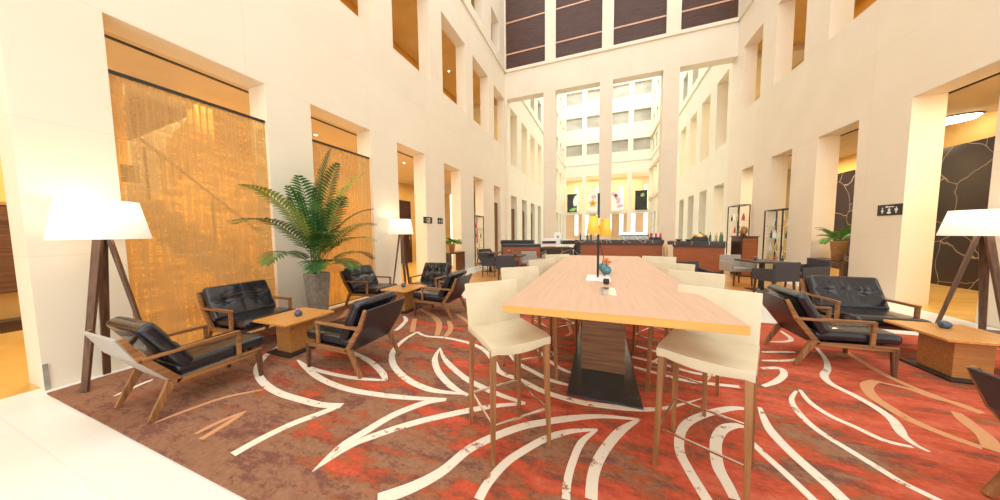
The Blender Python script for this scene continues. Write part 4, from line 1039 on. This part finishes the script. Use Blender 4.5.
# ------------------------------------------------------------ posters in the far court
def petal(mb, cx, cz, a, L_, w, mi):
    c, s_ = math.cos(a), math.sin(a); pts = []
    for k_ in range(12):
        t = k_/12*2*PI; u = L_*(.5-.5*math.cos(t)); v_ = w*math.sin(t)*(.6+.4*math.sin(t/2)); pts.append((cx+u*c-v_*s_, cz+u*s_+v_*c))
    mb.prism(pts, 1, -.012, 0, mi)
PW = noise_mat('poster_white', (.85, .84, .82), (.9, .88, .86), .5, (1, 1, 1)); PP = noise_mat('poster_pink', (.80, .30, .42), (.88, .55, .60), .5, (2, 2, 2)); PG = noise_mat('poster_green', (.15, .45, .08), (.35, .6, .2), .5, (2, 2, 2)); PD = noise_mat('poster_black', (.012, .014, .014), (.03, .04, .035), .4, (2, 2, 2)); PY = noise_mat('poster_yellow', (.85, .50, .08), (.9, .65, .2), .5, (2, 2, 2))
posters = [(-4.62, -3.32, 0), (-1.95, -.62, 1), (1.0, 2.15, 2), (3.82, 5.20, 3)]
plb = ['dark hanging banner with a white petal and green leaf, leftmost at the far end', 'white hanging banner with an orange flower, second from the left at the far end', 'white hanging banner with pink petals, third from the left at the far end', 'black hanging banner with a small yellow flower, rightmost at the far end']
for (a, b, kd), lb in zip(posters, plb):
    xm = (a+b)/2+(YF-.3-YB)*.0225; w = (b-a)/2
    pr = root('hanging_banner', (xm, YF-.3, 0), 0, lb, 'banner', 'banners at the far end of the court')
    MB().box(-w, w, 0, .04, 4.15, 6.6).build('banner_sheet', PD if kd in (0, 3) else PW, pr)
    g = MB()
    if kd == 0: petal(g, .5*w, 4.9, 1.3, 1.6, .45, 0); petal(g, -.6*w, 4.35, .25, 1.0, .25, 2)
    elif kd == 1:
        for q in range(5): petal(g, .0, 5.2, q*1.257+.3, .55, .22, 3 if q % 2 else 4)
        petal(g, -.3*w, 6.0, .2, .6, .3, 1)
    elif kd == 2:
        for q in range(4): petal(g, .1, 4.6+q*.45, .3+q*.7, .8, .26, 1)
    else:
        for q in range(5): petal(g, .15, 6.0, q*1.257, .26, .1, 3 if q % 2 else 2)
    g.build('printed_flower', [PW, PP, PG, PY, PY], pr)
    MB().tube([(-w, .02, 6.6), (w, .02, 6.6)], .03, 8).build('hanging_rod', CHROME, pr)
# small hanging lamp in the right passage
pd = root('pendant_lamp', (6.9, 9.9, 0), 0, 'small amber pendant lamp above the right potted fern', 'pendant lamp')
MB().tube([(0, 0, 2.3), (0, 0, 4.1)], .008, 6).build('cord', BLACK, pd); MB().lathe([(.17, 2.06), (.14, 2.2), (.04, 2.3), (0, 2.3)], n=20).build('lamp_shade', emis('pendant_glow', (1, .6, .15), 2.5), pd)

# ------------------------------------------------------------ lighting
w = bpy.data.worlds.new('sky'); scn.world = w; w.use_nodes = True
nt = w.node_tree; bg = nt.nodes['Background']; bg.inputs[0].default_value = (1, .985, .95, 1); bg.inputs[1].default_value = 1.5
def area(name, loc, size, sizey, power, col, rot=(0, 0, 0)):
    l = bpy.data.lights.new(name, 'AREA'); l.shape = 'RECTANGLE'; l.size = size; l.size_y = sizey; l.energy = power; l.color = col
    o = bpy.data.objects.new(name, l); COL.objects.link(o); o.location = loc; o.rotation_euler = rot; return o
WARM = (1, .78, .50)
area('passage_area_light', (-7.2, 2.6, 3.9), 1.2, 3.4, 120, WARM)
area('passage_area_light', (-7.2, 8.5, 3.9), 1.2, 7, 150, WARM)
area('passage_area_light', (-7.2, -1.0, 3.9), 1.2, 3, 25, WARM)
area('gallery_ceiling_strip', (-6.8, 8.0, 9.25), .8, 14, 75, WARM)
area('gallery_ceiling_strip', (7.2, 8.0, 9.25), .8, 14, 75, WARM)
area('passage_area_light', (7.2, 13.6, 4.0), .8, 2.6, 110, WARM)  # unseen light added deep in the right passage to brighten it
area('passage_area_light', (7.2, 6.2, 4.0), .8, 1.8, 110, WARM)  # another unseen light, added near the end of the right passage
area('court_fill_light', (.6, 27, 22.4), 9.5, 21, 1200, (1, .98, .92))  # unseen overhead light added to brighten the second court
area('court_room_strip', (-7.0, 27, 9.0), 1, 20, 300, (1, .8, .5))
area('court_room_strip', (7.4, 27, 9.0), 1, 20, 300, (1, .8, .5))
area('far_room_strip', (.6, YF+2.2, 8.9), 9, 1, 300, (1, .75, .45))

vs = scn.view_settings
vs.view_transform = 'Standard'; vs.look = 'None'; vs.gamma = 1; vs.use_curve_mapping = False; vs.exposure = .64
